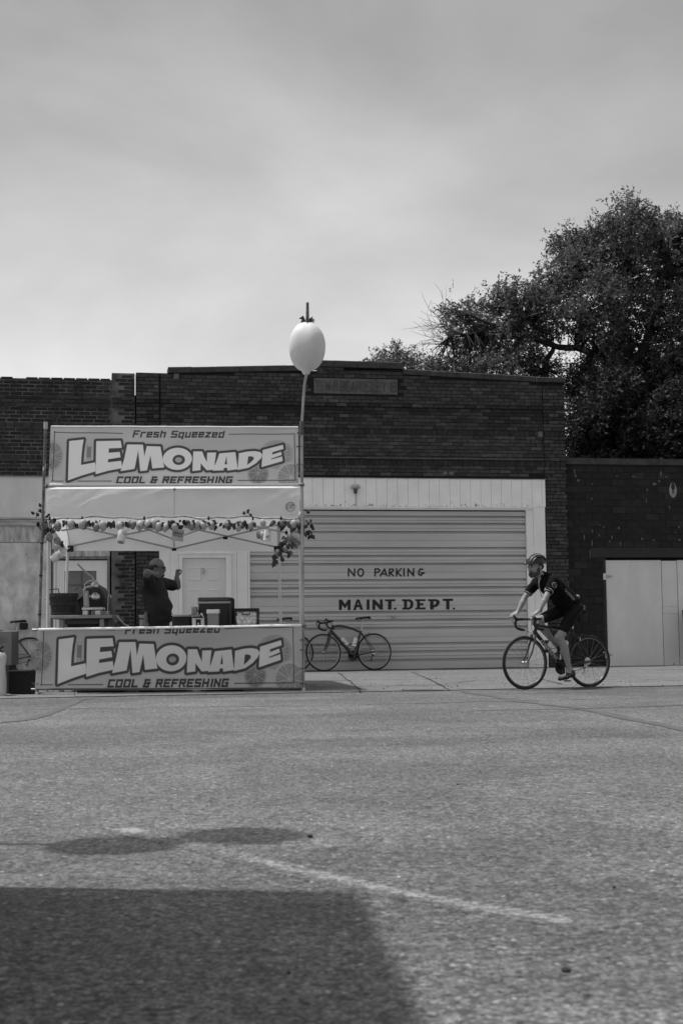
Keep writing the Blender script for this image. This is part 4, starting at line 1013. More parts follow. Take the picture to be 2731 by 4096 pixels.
# ---- canopy tent
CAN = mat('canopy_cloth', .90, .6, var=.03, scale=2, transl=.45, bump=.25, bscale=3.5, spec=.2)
cf, cb = .28, 3.35                                          # front and back edges behind the pipe frame
tent = empty('canopy_tent', BX(690, 2770, cf), 0, 'white pop up canopy tent sheltering the lemonade counter', 'tent'); TB = tent.location
fl, frr = BX(187, 1952, cf)-TB, BX(1203, 1949, cf)-TB
vz0, vz1 = BX(690, 2068, cf).z, BX(690, 1955, cf).z
bl_, br_ = at(272, 2203, Yb(272)+cb)-TB, at(1117, 2205, Yb(1117)+cb)-TB; bzt = bl_.z+.36
fl.z = frr.z = vz1; bl2 = Vector((bl_.x, bl_.y, bzt)); br2 = Vector((br_.x, br_.y, bzt)); pk = (fl+frr+bl2+br2)/4; pk.z = vz1+.62
def patch(nm, A, B, C, D, n=24, m=8, disp=None, mt=CAN):
    mb = MB(); vs = []
    for j in range(m+1):
        for i in range(n+1):
            u, v = i/n, j/m; p = (A*(1-u)+B*u)*(1-v)+(D*(1-u)+C*u)*v
            if disp: p = p+disp(u, v)
            vs.append(p)
    mb.add(vs, [(j*(n+1)+i, j*(n+1)+i+1, (j+1)*(n+1)+i+1, (j+1)*(n+1)+i) for j in range(m) for i in range(n)]); return mb.build(nm, mt, tent, True)
def vd(u, v): return Vector((0, -.012*math.sin(u*7+v*2)-.010*v*math.sin(u*19)-.006*math.sin(u*33+v*9)+.004*random.uniform(-1,1)*(v > .1), -.012*math.sin(u*math.pi*2)**2*(v > .95)))
fl0, fr0 = Vector((fl.x, fl.y, vz0)), Vector((frr.x, frr.y, vz0))
patch('front_valance', fl, frr, fr0, fl0, 60, 10, vd)
patch('back_valance', bl2, br2, br_, bl_, 30, 4, lambda u, v: Vector((0, .008*math.sin(u*20), 0)))
patch('side_valance', fl, bl2, bl_, fl0, 20, 4); patch('side_valance', frr, br2, br_, fr0, 20, 4)
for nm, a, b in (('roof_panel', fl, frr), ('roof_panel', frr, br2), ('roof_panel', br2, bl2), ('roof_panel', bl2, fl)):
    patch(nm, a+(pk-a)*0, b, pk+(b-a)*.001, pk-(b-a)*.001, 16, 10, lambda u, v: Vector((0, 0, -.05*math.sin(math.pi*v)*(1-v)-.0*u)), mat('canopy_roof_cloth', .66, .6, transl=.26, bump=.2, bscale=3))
sx = BX(698, 1960, cf-.012)-TB; tube([sx, BX(698, 2066, cf-.012)-TB], .004, n=5).build('seam', mat('seam', .45, .7), tent); MB().ell(BX(698,1957,cf-.02)-TB, (.022,.015,.02)).build('seam_button', mat('seam_button', .35, .5), tent, True)
LEGM = mat('tent_leg_paint', .58, .4, var=.05)
def leg(p0, p1, d, r=.021): return tube([at(p0[0], p0[1], Yb(690)+d)-TB, at(p1[0], p1[1], Yb(690)+d)-TB], r, n=6).build('leg', LEGM, tent)
bt = -TB.z
leg((275,2080),(258,2690), cb-.05); leg((1112,2080),(1128,2685), cb-.05)
leg((196,2000),(190,2768), cf+.06, .018); leg((1199,2000),(1206,2764), cf+.06, .018)
for x, y in ((282,2191),(1109,2192)): 
    c = at(x, y, Yb(690)+cb-.09)-TB; MB().rbox((c.x-.05, c.y-.04, c.z-.06), (c.x+.05, c.y+.04, c.z+.03), .015).build('slider', BLACK, tent)
BAR = mat('truss_bar', .36, .4)
def bar(p, q, d0, d1, r=.013): tube([at(p[0], p[1], Yb(690)+d0)-TB, at(q[0], q[1], Yb(690)+d1)-TB], r, n=6).build('truss_bar', BAR, tent)
for a, b in (((280,2185),(698,2098)),((280,2098),(698,2195)),((698,2098),(1112,2190)),((698,2195),(1112,2098))): bar(a, b, cb-.1, cb-.1)
for a, b in (((248,2122),(420,2095)),((1150,2132),(985,2098)),((520,2090),(690,2155)),((870,2092),(705,2152))): bar(a, b, cf+.3, cf+1.2, .011)
tube([at(695, 2070, Yb(690)+cb-.12)-TB, at(697, 2203, Yb(690)+cb-.12)-TB], .012, n=6).build('truss_post', STEEL, tent)
for x, y in ((700,2152),(697,2198),(902,2152)): MB().rbox(Vector(at(x, y, Yb(690)+cb-.16)-TB)-Vector((.035,.02,.02)), Vector(at(x, y, Yb(690)+cb-.16)-TB)+Vector((.035,.02,.02)), .01).build('bracket', BLACK, tent)
tube([at(262,2080,Yb(690)+cb-.5)-TB, at(276,2150,Yb(690)+cb-.2)-TB, at(282,2185,Yb(690)+cb-.09)-TB], .010, n=6).build('brace', LEGM, tent); tube([at(1130,2085,Yb(690)+cb-.5)-TB, at(1118,2150,Yb(690)+cb-.2)-TB, at(1113,2185,Yb(690)+cb-.09)-TB], .010, n=6).build('brace', LEGM, tent)
# round maker's mark on the valance
mk = MB(); c0 = BX(1161, 2027, cf-.03)-TB; R_ = .058
mk.torus(c0, R_, .004, 30, 5); 
sg, tl = glyphs('E-ZUP', .22); f3 = lambda u, v, d: (c0.x+(u/tl-.5)*.088, c0.y-.004-d, c0.z+(v-.42)*.045*1.0+(u/tl-.5)*.02)
lettering(mk, [((a[0], a[1]), (b[0], b[1])) for a, b in sg], f3, .17, .001)
lettering(mk, [((-.1,1.1),(1.5,1.75)),((1.5,1.75),(2.5,1.25))], f3, .12, .001)
mk.build('round_logo', mat('print_grey', .10, .7), tent, fix=False)
# ---- garland of lemons and leaves
gy = lambda x: Yb(x)+.12
gar = empty('lemon_garland', at(690, 2075, gy(690)), 0, 'garland of plastic lemons and leaves strung under the canopy edge', 'garland'); GB = gar.location
vine = []
for k in range(61):
    x = 168+(1208-168)*k/60; y = 2072+3*math.sin(k*.9)+4*math.sin(k*.37)-3*math.sin(k/60*math.pi); vine.append(at(x, y, gy(x))-GB)
tube(vine, [.011+.003*math.sin(k*2.3) for k in range(61)], n=6).build('vine', mat('dry_vine', .33, .8, var=.4, scale=25), gar, True)
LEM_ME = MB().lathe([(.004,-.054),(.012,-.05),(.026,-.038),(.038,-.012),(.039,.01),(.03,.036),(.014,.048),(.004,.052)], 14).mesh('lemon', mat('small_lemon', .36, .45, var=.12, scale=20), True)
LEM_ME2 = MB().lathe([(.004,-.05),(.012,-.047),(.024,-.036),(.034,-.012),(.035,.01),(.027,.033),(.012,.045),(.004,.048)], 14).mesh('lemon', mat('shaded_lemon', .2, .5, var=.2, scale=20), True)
LF = MB().add([(0,0,0),(.022,.006,-.022),(.026,.0,-.045),(.0,-.006,-.085),(-.026,0,-.045),(-.022,.006,-.022),(0,-.008,-.045)], [(0,1,6),(1,2,6),(2,3,6),(3,4,6),(4,5,6),(5,0,6)])
LF_ME = [LF.mesh('leaf', mat('garland_leaf', .032, .45, transl=.15, spec=.4), True), LF.mesh('leaf', mat('garland_leaf_pale', .12, .5, transl=.2), True), LF.mesh('leaf', mat('garland_leaf_dark', .016, .45), True)]
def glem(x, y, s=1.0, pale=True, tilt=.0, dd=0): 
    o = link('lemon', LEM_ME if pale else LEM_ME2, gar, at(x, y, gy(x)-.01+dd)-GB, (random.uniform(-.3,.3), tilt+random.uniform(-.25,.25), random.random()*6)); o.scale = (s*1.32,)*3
def gleaf(x, y, k=None, s=None, rot=None, dd=None):
    k = random.choices((0,1,2), (5,2,4))[0] if k is None else k
    o = link('leaf', LF_ME[k], gar, at(x, y, gy(x)+(random.uniform(-.05,.05) if dd is None else dd))-GB, rot or (random.uniform(-.5,.5), random.uniform(-.9,.9), random.uniform(-.8,.8))); s = (s or random.uniform(.7, 1.15))*1.0; o.scale = (s,)*3
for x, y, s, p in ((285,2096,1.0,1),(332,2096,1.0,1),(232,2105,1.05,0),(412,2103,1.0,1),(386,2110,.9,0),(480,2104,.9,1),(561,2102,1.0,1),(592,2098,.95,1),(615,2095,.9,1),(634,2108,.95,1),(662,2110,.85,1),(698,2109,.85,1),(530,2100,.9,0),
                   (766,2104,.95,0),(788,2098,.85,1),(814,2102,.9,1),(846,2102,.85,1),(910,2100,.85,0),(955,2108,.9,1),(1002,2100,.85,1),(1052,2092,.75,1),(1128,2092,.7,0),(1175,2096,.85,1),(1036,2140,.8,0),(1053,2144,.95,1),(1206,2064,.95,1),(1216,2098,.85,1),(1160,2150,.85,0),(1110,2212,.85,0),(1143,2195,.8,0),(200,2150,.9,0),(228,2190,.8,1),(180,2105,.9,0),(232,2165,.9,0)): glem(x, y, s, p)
for cx in (170,215,245,270,300,345,360,395,420,440,470,505,515,545,575,610,625,645,670,690,715,735,745,760,775,800,825,850,865,890,905,925,945,965,985,1000,1100,1115,1135,1150,1165,1180):
    for _ in range(4): gleaf(cx+random.uniform(-14,14), 2082+random.uniform(-4,20))
for _ in range(30): t = random.random(); gleaf(172+75*t+random.uniform(-28,28), 2060+150*t+random.uniform(-28,22))
for x, y in ((165,2030),(152,2045),(175,2045),(140,2058),(158,2065),(182,2052)): gleaf(x, y, s=.8, rot=(.2, random.uniform(1.5,4.5), random.uniform(-.4,.4)))
for _ in range(56): t = random.random(); gleaf(1195-85*t+random.uniform(-26,26), 2080+165*t+random.uniform(-20,14))
for _ in range(16): gleaf(1216+random.uniform(-8,30), 2070+random.uniform(-10,75))
for x, y in ((985,2050),(993,2056),(1008,2066),(978,2062),(1240,2052),(1228,2045)): gleaf(x, y, s=.75, rot=(.2, random.uniform(1.4,4.6), random.uniform(-.4,.4)))
for x in (168+32,330,578,835,1012,1125):
    MB().rbox(at(x-4, 2080, gy(x)-.03)-GB, at(x+3, 2066, gy(x)+.0)-GB+Vector((0,.03,0)), .005).build('clip', BLACK, gar)
# ---- cups and a card hung in the garland
CUP = mat('printed_cup', .62, .4, wear=.16, wscale=26, wth=.55, coord='obj')
def cup(x, y, tilt, label, s=1.0, yaw=0.0):
    r = empty('paper_cup', at(x, y, gy(x)-.05), yaw, label, 'cup', 'cups hung as decoration'); r.rotation_euler = (.0, tilt, yaw); r.scale = (s,)*3
    MB().lathe([(.034,-.062),(.037,-.058),(.046,.06)], 20, cap=False).build('side', CUP, r, True); MB().lathe([(.035,-.0625),(.004,-.0625)], 20).build('bottom', WHITEP, r, True)
    MB().torus((0,0,.061), .046, .003, 24, 6, 'Z').build('rim', WHITEP, r, True); MB().lathe([(.044,.058),(.003,.058)], 16).build('lid', WHITEP, r)
    tube([(0,0,.06),(.004,0,.16)], .002, n=4).build('string', WHITEP, r); return r
o = cup(487, 2148, .06, 'upright printed cup hanging below the garland near the left truss', 1.28); o.rotation_euler = (-.45, .06, 0)
cup(228, 2226, .95, 'tilted printed cup dangling at the lower left end of the garland', 1.25)
o = cup(1069, 2140, .0, 'printed cup hung upside down beside two lemons at right', 1.15); o.rotation_euler = (math.pi, .05, 0)
cd = empty('hanging_card', at(1184, 2168, gy(1184)+.0), 0, 'square printed card hung cornerwise on the right end of garland', 'card'); cd.rotation_euler = (0, .72, .1)
box((-.07,-.002,-.07), (.07,.002,.07)).build('card', mat('printed_card', .42, .6, var=.35, scale=18), cd); box((-.055,-.004,-.02), (.055,-.0025,.035)).build('picture', mat('card_picture', .2, .6, var=.6, scale=30), cd)
o = cd.copy(); COL.objects.link(o); o['label'] = 'small square printed card under the middle of the garland'; o.location = at(712, 2140, gy(712)+.03); o.rotation_euler = (.1, .12, .2); o.scale = (1.1,)*3
for k in kids(cd):
    c = k.copy(); COL.objects.link(c); c.parent = o
cd['group'] = o['group'] = 'cards hung in the garland'
# ================================================================ things in the stand
def G(x, Y): return at(x, 2700, Y).x
# counter behind the lower banner
ctz = .795
def folding_table(x0, x1, Y0, Y1, z, label):
    X0, X1 = G(x0, Y0), G(x1, Y0); r = empty('folding_table', ((X0+X1)/2, (Y0+Y1)/2, 0.012), 0, label, 'table', 'tables inside the stand'); w = (X1-X0)/2; d = (Y1-Y0)/2; z -= .012
    MB().rbox((-w,-d,z-.04), (w,d,z), .02).build('table_top', mat('table_plastic', .45, .5), r)
    for sx in (-1, 1):
        for sy in (-1, 1): tube([(sx*(w-.15), sy*(d-.06), 0), (sx*(w-.1), sy*(d-.06), z-.04)], .014, n=8).build('leg', GALV, r)
        tube([(sx*(w-.13), -(d-.06), .25), (sx*(w-.13), d-.06, .25)], .010, n=6).build('brace', GALV, r)
    return r
folding_table(520, 1075, 18.42, 19.35, ctz, 'long folding counter table hidden behind the lower banner')
# work table at left
Yt = 18.9
tx0, tx1 = G(198, Yt-.25), G(452, Yt-.25); tz = at(320, 2460, Yt-.25).z
wt = empty('work_table', ((tx0+tx1)/2, Yt, .012), 0, 'steel work table with rolled edge carrying basket and juicer', 'table'); w = (tx1-tx0)/2; TZ = tz-.012
MB().rbox((-w,-.27,TZ-.052), (w,.33,TZ), .018).build('table_top', mat('worn_steel', .22, .4, var=.15, scale=8, metal=.6), wt, True)
for sx in (-1, 1):
    for sy in (-.2, .26): MB().rbox((sx*(w-.15)-.03, sy-.03, 0), (sx*(w-.15)+.03, sy+.03, TZ-.053), .008).build('leg', mat('leg_grey', .25, .5), wt)
MB().rbox((-w+.19,-.2,TZ-.12), (w-.19,-.165,TZ-.056), .01).build('apron', mat('dark_apron', .05, .6), wt)
MB().rbox((-w+.21,-.16,.12), (w-.21,.22,TZ-.06), .03).build('cabinet', mat('black_cabinet', .012, .6), wt)
tube([(w-.02,.1,TZ-.02),(w+.12,.2,TZ-.17),(w+.13,.2,TZ-.5)], .02, n=8).build('drop_leaf_bar', STEEL, wt)
# bushel basket
bx = (G(193, Yt)+G(313, Yt))/2; br = (G(313, Yt)-G(193, Yt))/2; bh = at(250, 2376, Yt).z-tz
bk = empty('bushel_basket', (bx, Yt, tz+.002), 0, 'dark slatted bushel basket with wire handle on the work table', 'basket'); BAS = mat('basket_wood', .032, .8, var=.3, scale=20)
n = 26
for k in range(n):
    a0, a1 = 2*math.pi*k/n+.012, 2*math.pi*(k+1)/n-.012; rb, rt = br*.76, br*.97
    vs = []
    for r_, z in ((rb, .0), (rt, bh)):
        for a in (a0, a1): vs += [(r_*math.cos(a), r_*math.sin(a), z), ((r_-.008)*math.cos(a), (r_-.008)*math.sin(a), z)]
    MB().add(vs, [(0,2,6,4),(1,5,7,3),(0,4,5,1),(2,3,7,6),(4,6,7,5)]).build('slat', BAS, bk)
MB().lathe([(br*.75,.006),(.005,.006)], 26).build('bottom', BAS, bk)
for z, h, ex in ((bh-.045,.05,.0),(bh*.48,.03,.0),(.01,.03,.0)):
    rr = br*(.76+.21*(z/bh)); MB().lathe([(rr+.004,z),(rr+.012,z),(rr+.016,z+h),(rr+.006,z+h)], 30, cap=False).build('hoop', mat('hoop_wood', .045, .8, var=.3, scale=14), bk, True)
hx = -br*.45; tube([(hx-.075,-br*.8,bh-.01),(hx-.07,-br*.82,bh+.055),(hx+.055,-br*.84,bh+.06),(hx+.07,-br*.85,bh-.01)], .007, n=7).build('handle', BLACK, bk, True)
# juicer
jx = G(346, Yt-.1); jy = Yt-.1
jz = lambda y: at(346, y, jy).z
ju = empty('citrus_press', (jx, jy, tz+.002), 0, 'tall polished hand press juicer with raised lever on the work table', 'juicer'); J0 = tz+.002
def jp(x, y, d=0): p = at(x, y, jy); return (p.x-jx, d, p.z-J0)
for x in (345, 395): 
    a, b = jp(x-10, 2459), jp(x+10, 2442); box((a[0], -.06, 0), (b[0], .06, b[2]-.0)).build('foot_block', STEEL, ju)
a, b = jp(332, 2442), jp(418, 2429); MB().rbox((a[0], -.10, a[2]), (b[0], .10, b[2]), .02).build('base', CHROME, ju, True)
c = [jp(x, y) for x, y in ((337,2429),(358,2429),(354,2363),(335,2363))]
MB().add([(p[0], -.03, p[2]) for p in c]+[(p[0], .03, p[2]) for p in c], [(0,1,2,3),(7,6,5,4),(0,4,5,1),(1,5,6,2),(2,6,7,3),(3,7,4,0)]).build('column', mat('cast_metal', .30, .45, metal=.5), ju)
sg, tl = glyphs('RACHAND', .25); q0, q1 = jp(346, 2374), jp(348, 2420)
f3 = lambda u, v, d: (q0[0]+(v-.5)*.028+.004, -.031-d, q0[2]+(q1[2]-q0[2])*u/tl)
lettering(ju_l := MB(), sg, f3, .16, .002); ju_l.build('raised_lettering', mat('raised_metal', .5, .4, metal=.5), ju, fix=False)
tube([jp(336,2363),(jp(345,2350)),jp(372,2345),jp(380,2332)], [.02,.018,.018,.014], n=8).build('upper_arm', CHROME, ju, True)
tube([jp(337,2357),jp(340,2338),jp(352,2326),jp(368,2321)], .006, n=6).build('tie_rod', STEEL, ju, True)
tube([jp(312,2256),jp(352,2297),jp(368,2306),jp(376,2318),jp(370,2326)], [.014,.013,.010,.010,.012], n=8).build('lever', mat('lever_steel', .35, .35, metal=.8), ju, True)
p = jp(381, 2340); Mr = Matrix.Rotation(.35, 3, 'Y'); MB().lathe([(.012,.06),(.03,.045),(.052,.012),(.056,-.02)], 18, p, Mr).build('press_bell', CHROME, ju, True)
p = jp(382, 2384); MB().lathe([(.02,.045),(.03,.03),(.062,.012),(.064,.008),(.064,-.028),(.05,-.04),(.02,-.05)], 20, p).build('strainer_cup', CHROME, ju, True); tube([jp(358,2386), jp(370,2386)], .014, n=7).build('cup_bracket', STEEL, ju)
# tarpaulin covered machine behind
Ym = 19.9; m0, m1 = G(262, Ym), G(450, Ym); mz = at(400, 2337, Ym).z
tm = empty('covered_machine', ((m0+m1)/2, Ym, .012), 0, 'bulky machine under a dark rounded cover behind the juicer', 'cover'); w = (m1-m0)/2
rings = []
for t, s_ in ((0, 1.0), (.45, 1.0), (.7, .97), (.86, .84), (.95, .62), (1.0, .30), (1.005, .05)):
    ring = []
    for k in range(32):
        a = 2*math.pi*k/32; e = .55; cx, sy = abs(math.cos(a))**e*math.copysign(1, math.cos(a)), abs(math.sin(a))**e*math.copysign(1, math.sin(a))
        ring.append((w*s_*cx*(1+.02*math.sin(9*a))+.05*(1-s_), .38*s_*sy*(1+.03*math.sin(7*a+2)), (mz-.012)*t+.015*math.sin(5*a)*(t < .96)))
    rings.append(ring)
MB().loft(rings, True).build('cover', mat('dark_tarpaulin', .020, .45, var=.25, scale=4, bump=.5, bscale=5, spec=.15), tm, True)
MB().add([(-w*1.0,-.385,mz*.82),(-w*.15,-.36,mz*.965),(.05,-.40,mz*.9),(-w*.55,-.405,mz*.80)], [(0,1,2,3)]).build('cover_flap', mat('pale_flap', .13, .6), tm)
# water tap on a tray
fx = G(430, 19.15); fz = tz+.002; ft = empty('water_tap', (fx, 19.15, fz), 0, 'thin curved metal tap standing on the work table edge', 'tap')
h = at(430, 2377, 19.15).z-fz; tube([(0,0,0),(.008,0,h*.6),(.014,0,h*.9),(.03,0,h),(.045,0,h*.93),(.048,0,h*.82)], .008, n=8).build('spout', CHROME, ft, True); MB().lathe([(.025,0),(.022,.02),(.01,.03)], 12).build('base', CHROME, ft, True)
MB().rbox((-.20,-.1,.0), (.02,.06,.05), .01).build('tray', STEEL, ft)
# ---- right half of the counter
def cooler(x0, x1, y0, Y, dpt, base, label, body, lid, lidh, band=None, name='cooler'):
    X0, X1 = G(x0, Y), G(x1, Y); zt = at((x0+x1)/2, y0, Y).z; r = empty(name, ((X0+X1)/2, Y+dpt/2, base), 0, label, 'cooler', 'coolers in the stand'); w = (X1-X0)/2; hb = zt-base
    MB().rbox((-w+.012,-dpt/2+.01,0), (w-.012,dpt/2-.01,hb-lidh-.012), .03).build('body', body, r, True)
    if band: MB().rbox((-w,-dpt/2,hb-lidh-.03), (w,dpt/2,hb-lidh), .03).build('band', band, r, True)
    MB().rbox((-w+.004,-dpt/2+.004,hb-lidh), (w-.004,dpt/2-.004,hb), .04).build('lid', lid, r, True)
    for s_ in (-1, 1): tube([(s_*(w-.01),-.07,hb*.62),(s_*(w+.015),-.06,hb*.58),(s_*(w+.015),.06,hb*.58),(s_*(w-.01),.07,hb*.62)], .009, n=6).build('handle', BLACK, r, True)
    return r
cr = cooler(790, 925, 2389, 18.95, .38, ctz, 'large dark cooler with pale band and rounded lid on the counter', mat('cooler_dark', .02, .4), mat('cooler_lid', .07, .45), .055, mat('cooler_band', .38, .5))
c2 = cooler(684, 771, 2457, 19.0, .34, ctz-.15+.0, 'low black cooler with white lid right beside the vendor', mat('cooler_black', .014, .45), mat('cooler_white', .6, .45), .035); c2.location.z = ctz
c2.scale.z = (at(727,2457,19.0).z-ctz)/(at(727,2457,19.0).z-(ctz-.15))
MB().torus((.0,-.178,.225), .012, .003, 14, 5).build('lid_badge', BLACK, c2)
c3 = cooler(553, 600, 2459, 19.75, .5, .012, 'pale upright cooler box standing behind the vendor', mat('cooler_grey', .5, .5), mat('cooler_grey', .5), .05)
# drink container with white lid
Yc = 18.62; x0, x1 = G(829, Yc), G(880, Yc); zt = at(855, 2438, Yc).z
dc = empty('drink_container', ((x0+x1)/2, Yc, ctz), 0, 'square clear container with white lid in front of the large cooler', 'container'); w = (x1-x0)/2; hb = zt-ctz
MB().rbox((-w+.008,-w+.008,0), (w-.008,w-.008,hb*.78), .02).build('jar', mat('cloudy_plastic', .22, .25, var=.08, spec=.5), dc, True); MB().rbox((-w,-w,hb*.78), (w,w,hb), .02).build('lid', WHITEP, dc, True)
# napkin dispenser
Yn = 18.55; x0, x1 = G(772, Yn), G(820, Yn); zt = at(796, 2466, Yn).z; nd = empty('napkin_dispenser', ((x0+x1)/2, Yn, ctz), 0, 'small chrome napkin dispenser with black face on the counter', 'dispenser'); w = (x1-x0)/2; hb = zt-ctz
MB().rbox((-w,-.05,0), (w,.07,hb*.9), .012).build('housing', CHROME, nd, True); box((-w*.42,-.056,.005), (w*.42,-.0505,hb*.8)).build('face_plate', BLACK, nd); MB().rbox((-w*.98,-.055,hb*.9), (w*.9,.07,hb), .015).build('top', mat('dispenser_top', .03, .3), nd, True)
tube([(w*.1,-.03,hb),(w*.5,-.035,hb+.035),(w*.95,-.04,hb-.02)], [.004,.014,.004], n=6, flat=2.5).build('napkin', WHITEP, nd, True); box((-w*.2,-.058,hb*.35), (w*.2,-.0565,hb*.42)).build('label_print', WHITEP, nd); box((-w*.12,-.058,hb*.46), (w*.12,-.0565,hb*.54)).build('label_print', WHITEP, nd)
# printed carton beside the cooler
Yk = 18.9; x0, x1 = G(769, Yk), G(791, Yk); zt = at(780, 2428, Yk).z; k = box((-(x1-x0)/2,-.05,0), ((x1-x0)/2,.05,zt-ctz)).build('printed_carton', mat('printed_carton', .3, .6, var=.6, scale=30), loc=((x0+x1)/2, Yk, ctz)); tag(k, 'narrow printed carton between black cooler and large cooler', 'carton')
# black bar leaning beside the cooler
Yp = 18.8; lb = empty('hand_truck', (G(929, Yp), Yp, .012), 0, 'black upright handle of a hand truck right beside the large cooler', 'hand truck'); hh = at(929, 2395, Yp).z-.012
tube([(0,0,.05),(.0,0,hh-.02),(.0,.02,hh)], .015, n=8).build('handle', BLACK, lb, True); tube([(0,.28,.05),(0,.28,hh-.02),(0,.26,hh)], .015, n=8).build('handle', BLACK, lb, True); tube([(0,.02,hh),(0,.26,hh)], .015, n=8).build('grip', BLACK, lb, True)
MB().rbox((-.02,-.02,.01), (.18,.3,.02), .005).build('toe_plate', BLACK, lb)
for y in (.0, .28): MB().torus((0,y,.075), .06, .022, 20, 8).build('wheel', DARKRUB, lb, True)
# crate of lemons
Yl = 18.65; x0, x1 = G(938, Yl), G(1035, Yl); zt = at(985, 2433, Yl).z; w = (x1-x0)/2; hb = zt-ctz; cx = (x0+x1)/2
ct = empty('lemon_crate', (cx, Yl, ctz), 0, 'black open crate full of lemons at the right end of counter', 'crate')
CR = mat('crate_black', .013, .5); t_ = .018
for a, b in (((-w,0,0),(-w+t_,.26,hb)), ((w-t_,0,0),(w,.26,hb)), ((-w+t_,.245,0),(w-t_,.26,hb))): MB().box(a, b).build('side', CR, ct)
box((-w+t_,0,0), (w-t_,.244,.012)).build('base', CR, ct)
for a, b in (((-w+t_,0,hb-.045),(w-t_,.014,hb)), ((-w+t_,0,.0125),(w-t_,.012,.03)), ((-.05,-.003,hb-.085),(.05,.011,hb-.046))): MB().box(a, b).build('front_rail', CR, ct)
box((-.04,-.006,hb-.075), (.04,-.0035,hb-.045)).build('crate_label', mat('crate_label', .45, .6), ct)
CL = MB().lathe([(.004,-.040),(.012,-.037),(.026,-.026),(.034,-.008),(.034,.008),(.026,.026),(.012,.037),(.004,.040)], 14).mesh('lemon', mat('crate_lemon', .72, .5, var=.15, scale=40), True)
rows = [(.042, [-.115,-.05,.02,.085]), (.098, [-.10,-.03,.04,.11]), (.150, [-.118,-.055,.01,.075,.125]), (.203, [-.09,-.02,.055,.115]), (.250, [-.11,-.045,.10])]
nl = 0; NM = ('first', 'second', 'third', 'fourth', 'fifth')
for ri, (z, xs2) in enumerate(rows):
    for ci, xx in enumerate(xs2):
        if z > hb-.03: continue
        o = link('lemon', CL, None, (cx+xx*(w/.16), Yl+.055+random.uniform(-.012,.012), ctz+z), (random.uniform(0,3), random.uniform(0,3), random.random()*6)); o.scale = (1.08,)*3
        tag(o, 'lemon in the black crate, %s from left in the %s row from bottom' % (NM[ci], NM[ri]), 'lemon', 'lemons in the crate')
# ---- under and beside the stand
def tub(x0, x1, y0, Y, label, m, nm='tub', lid=None, wheels=False):
    X0, X1 = G(x0, Y), G(x1, Y); w = (X1-X0)/2; hb = at((x0+x1)/2, y0, Y).z; r = empty(nm, ((X0+X1)/2, Y, .012 if Y > 18 else .001), 0, label, nm.split('_')[-1])
    MB().loft([[(a*w*s_, b*.2*s_, z) for a, b in ((-1,-1),(1,-1),(1,1),(-1,1))] for s_, z in ((.82, .0), (.92, hb*.88))], True).build('body', m, r)
    MB().rbox((-w,-.22,hb*.88), (w,.22,hb*.97), .03).build('rim', m, r, True)
    return r
BB = mat('bin_black', .010, .5)
tub(46, 142, 2681, 18.35, 'black plastic bin standing at the left end of lower banner', BB, 'plastic_bin')
for i, (x0, x1, lab, m) in enumerate(((300, 520, 'left dark storage tub glimpsed under the lower banner', BB), (545, 770, 'middle dark storage tub glimpsed under the lower banner', BB), (810, 990, 'right dark storage tub glimpsed under the lower banner', BB))):
    o = tub(x0, x1, 2640, 18.52, lab, m, 'storage_tub'); o['group'] = 'tubs under the counter'
def bucket(x, Y, r, hb, label, m):
    o = empty('bucket', (G(x, Y), Y, .012), 0, label, 'bucket', 'buckets under the counter'); MB().lathe([(r*.85,0),(r,hb),(r*1.06,hb),(r*1.06,hb*.93),(r*.9,.01)], 18).build('body', m, o, True); tube([(-r,0,hb*.9),(-r*.7,-.02,hb*.6),(0,-r*1.1,hb*.45),(r*.7,-.02,hb*.6),(r,0,hb*.9)], .003, n=5).build('bail', STEEL, o)
bucket(1108, 18.7, .085, .3, 'pale bucket under the right end of the lower banner', mat('bucket_grey', .3, .5)); bucket(1180, 18.55, .085, .3, 'darker bucket behind the foot of the right pole', mat('bucket_dark', .12, .5)); bucket(788, 18.4, .07, .28, 'white pail between two dark tubs under the banner', WHITEP)
# cardboard box and white bag at the left edge
Yq = 18.6; x0, x1 = G(-90, Yq), G(61, Yq); zt = at(0, 2526, Yq).z; cb_ = empty('cardboard_box', ((x0+x1)/2, Yq, .012), 0, 'tall cardboard carton with a bold black letter at the left edge', 'box'); w = (x1-x0)/2; zm = at(0, 2660, Yq).z
CARD = mat('cardboard', .17, .8, var=.12, scale=5); box((-w,-.2,zm-.012), (w,.2,zt-.012)).build('upper_carton', CARD, cb_); box((-w-.02,-.21,0), (w-.03,.2,zm-.016)).build('lower_carton', mat('cardboard_dark', .06, .8, var=.2), cb_)
for y0_, y1_ in ((-.2,.0),(.0,.2)): MB().add([(-w,y0_,zt-.011),(w,y0_,zt-.011),(w,y1_,zt-.006),(-w,y1_,zt-.006)], [(0,1,2,3)]).build('flap', CARD, cb_)
kp = at(-4, 2606, Yq-.2)-cb_.location; sg, tl = glyphs('SK', .3); f3 = lambda u, v, d: (kp.x-.10+u*.11, -.201-d, kp.z-.01+v*.07); lettering(kk := MB(), sg, f3, .26, .001); kk.box((kp.x-.3,-.2015,kp.z-.045), (kp.x+.06,-.2005,kp.z-.032)); kk.build('printed_letters', mat('box_ink', .03, .8), cb_, fix=False)
kk = MB()
for q in range(4): kk.box((w-.21,-.2015,zt-.1-q*.02), (w-.05-.02*(q % 2),-.2005,zt-.094-q*.02))
kk.build('printed_lines', mat('box_ink_faint', .10, .8), cb_)
Yw = 17.9; wb = empty('plastic_sack', (G(-22, Yw), Yw, .001), 0, 'white crumpled plastic sack at the left edge of the picture', 'bag'); rings = []; hb = at(0, 2612, Yw).z
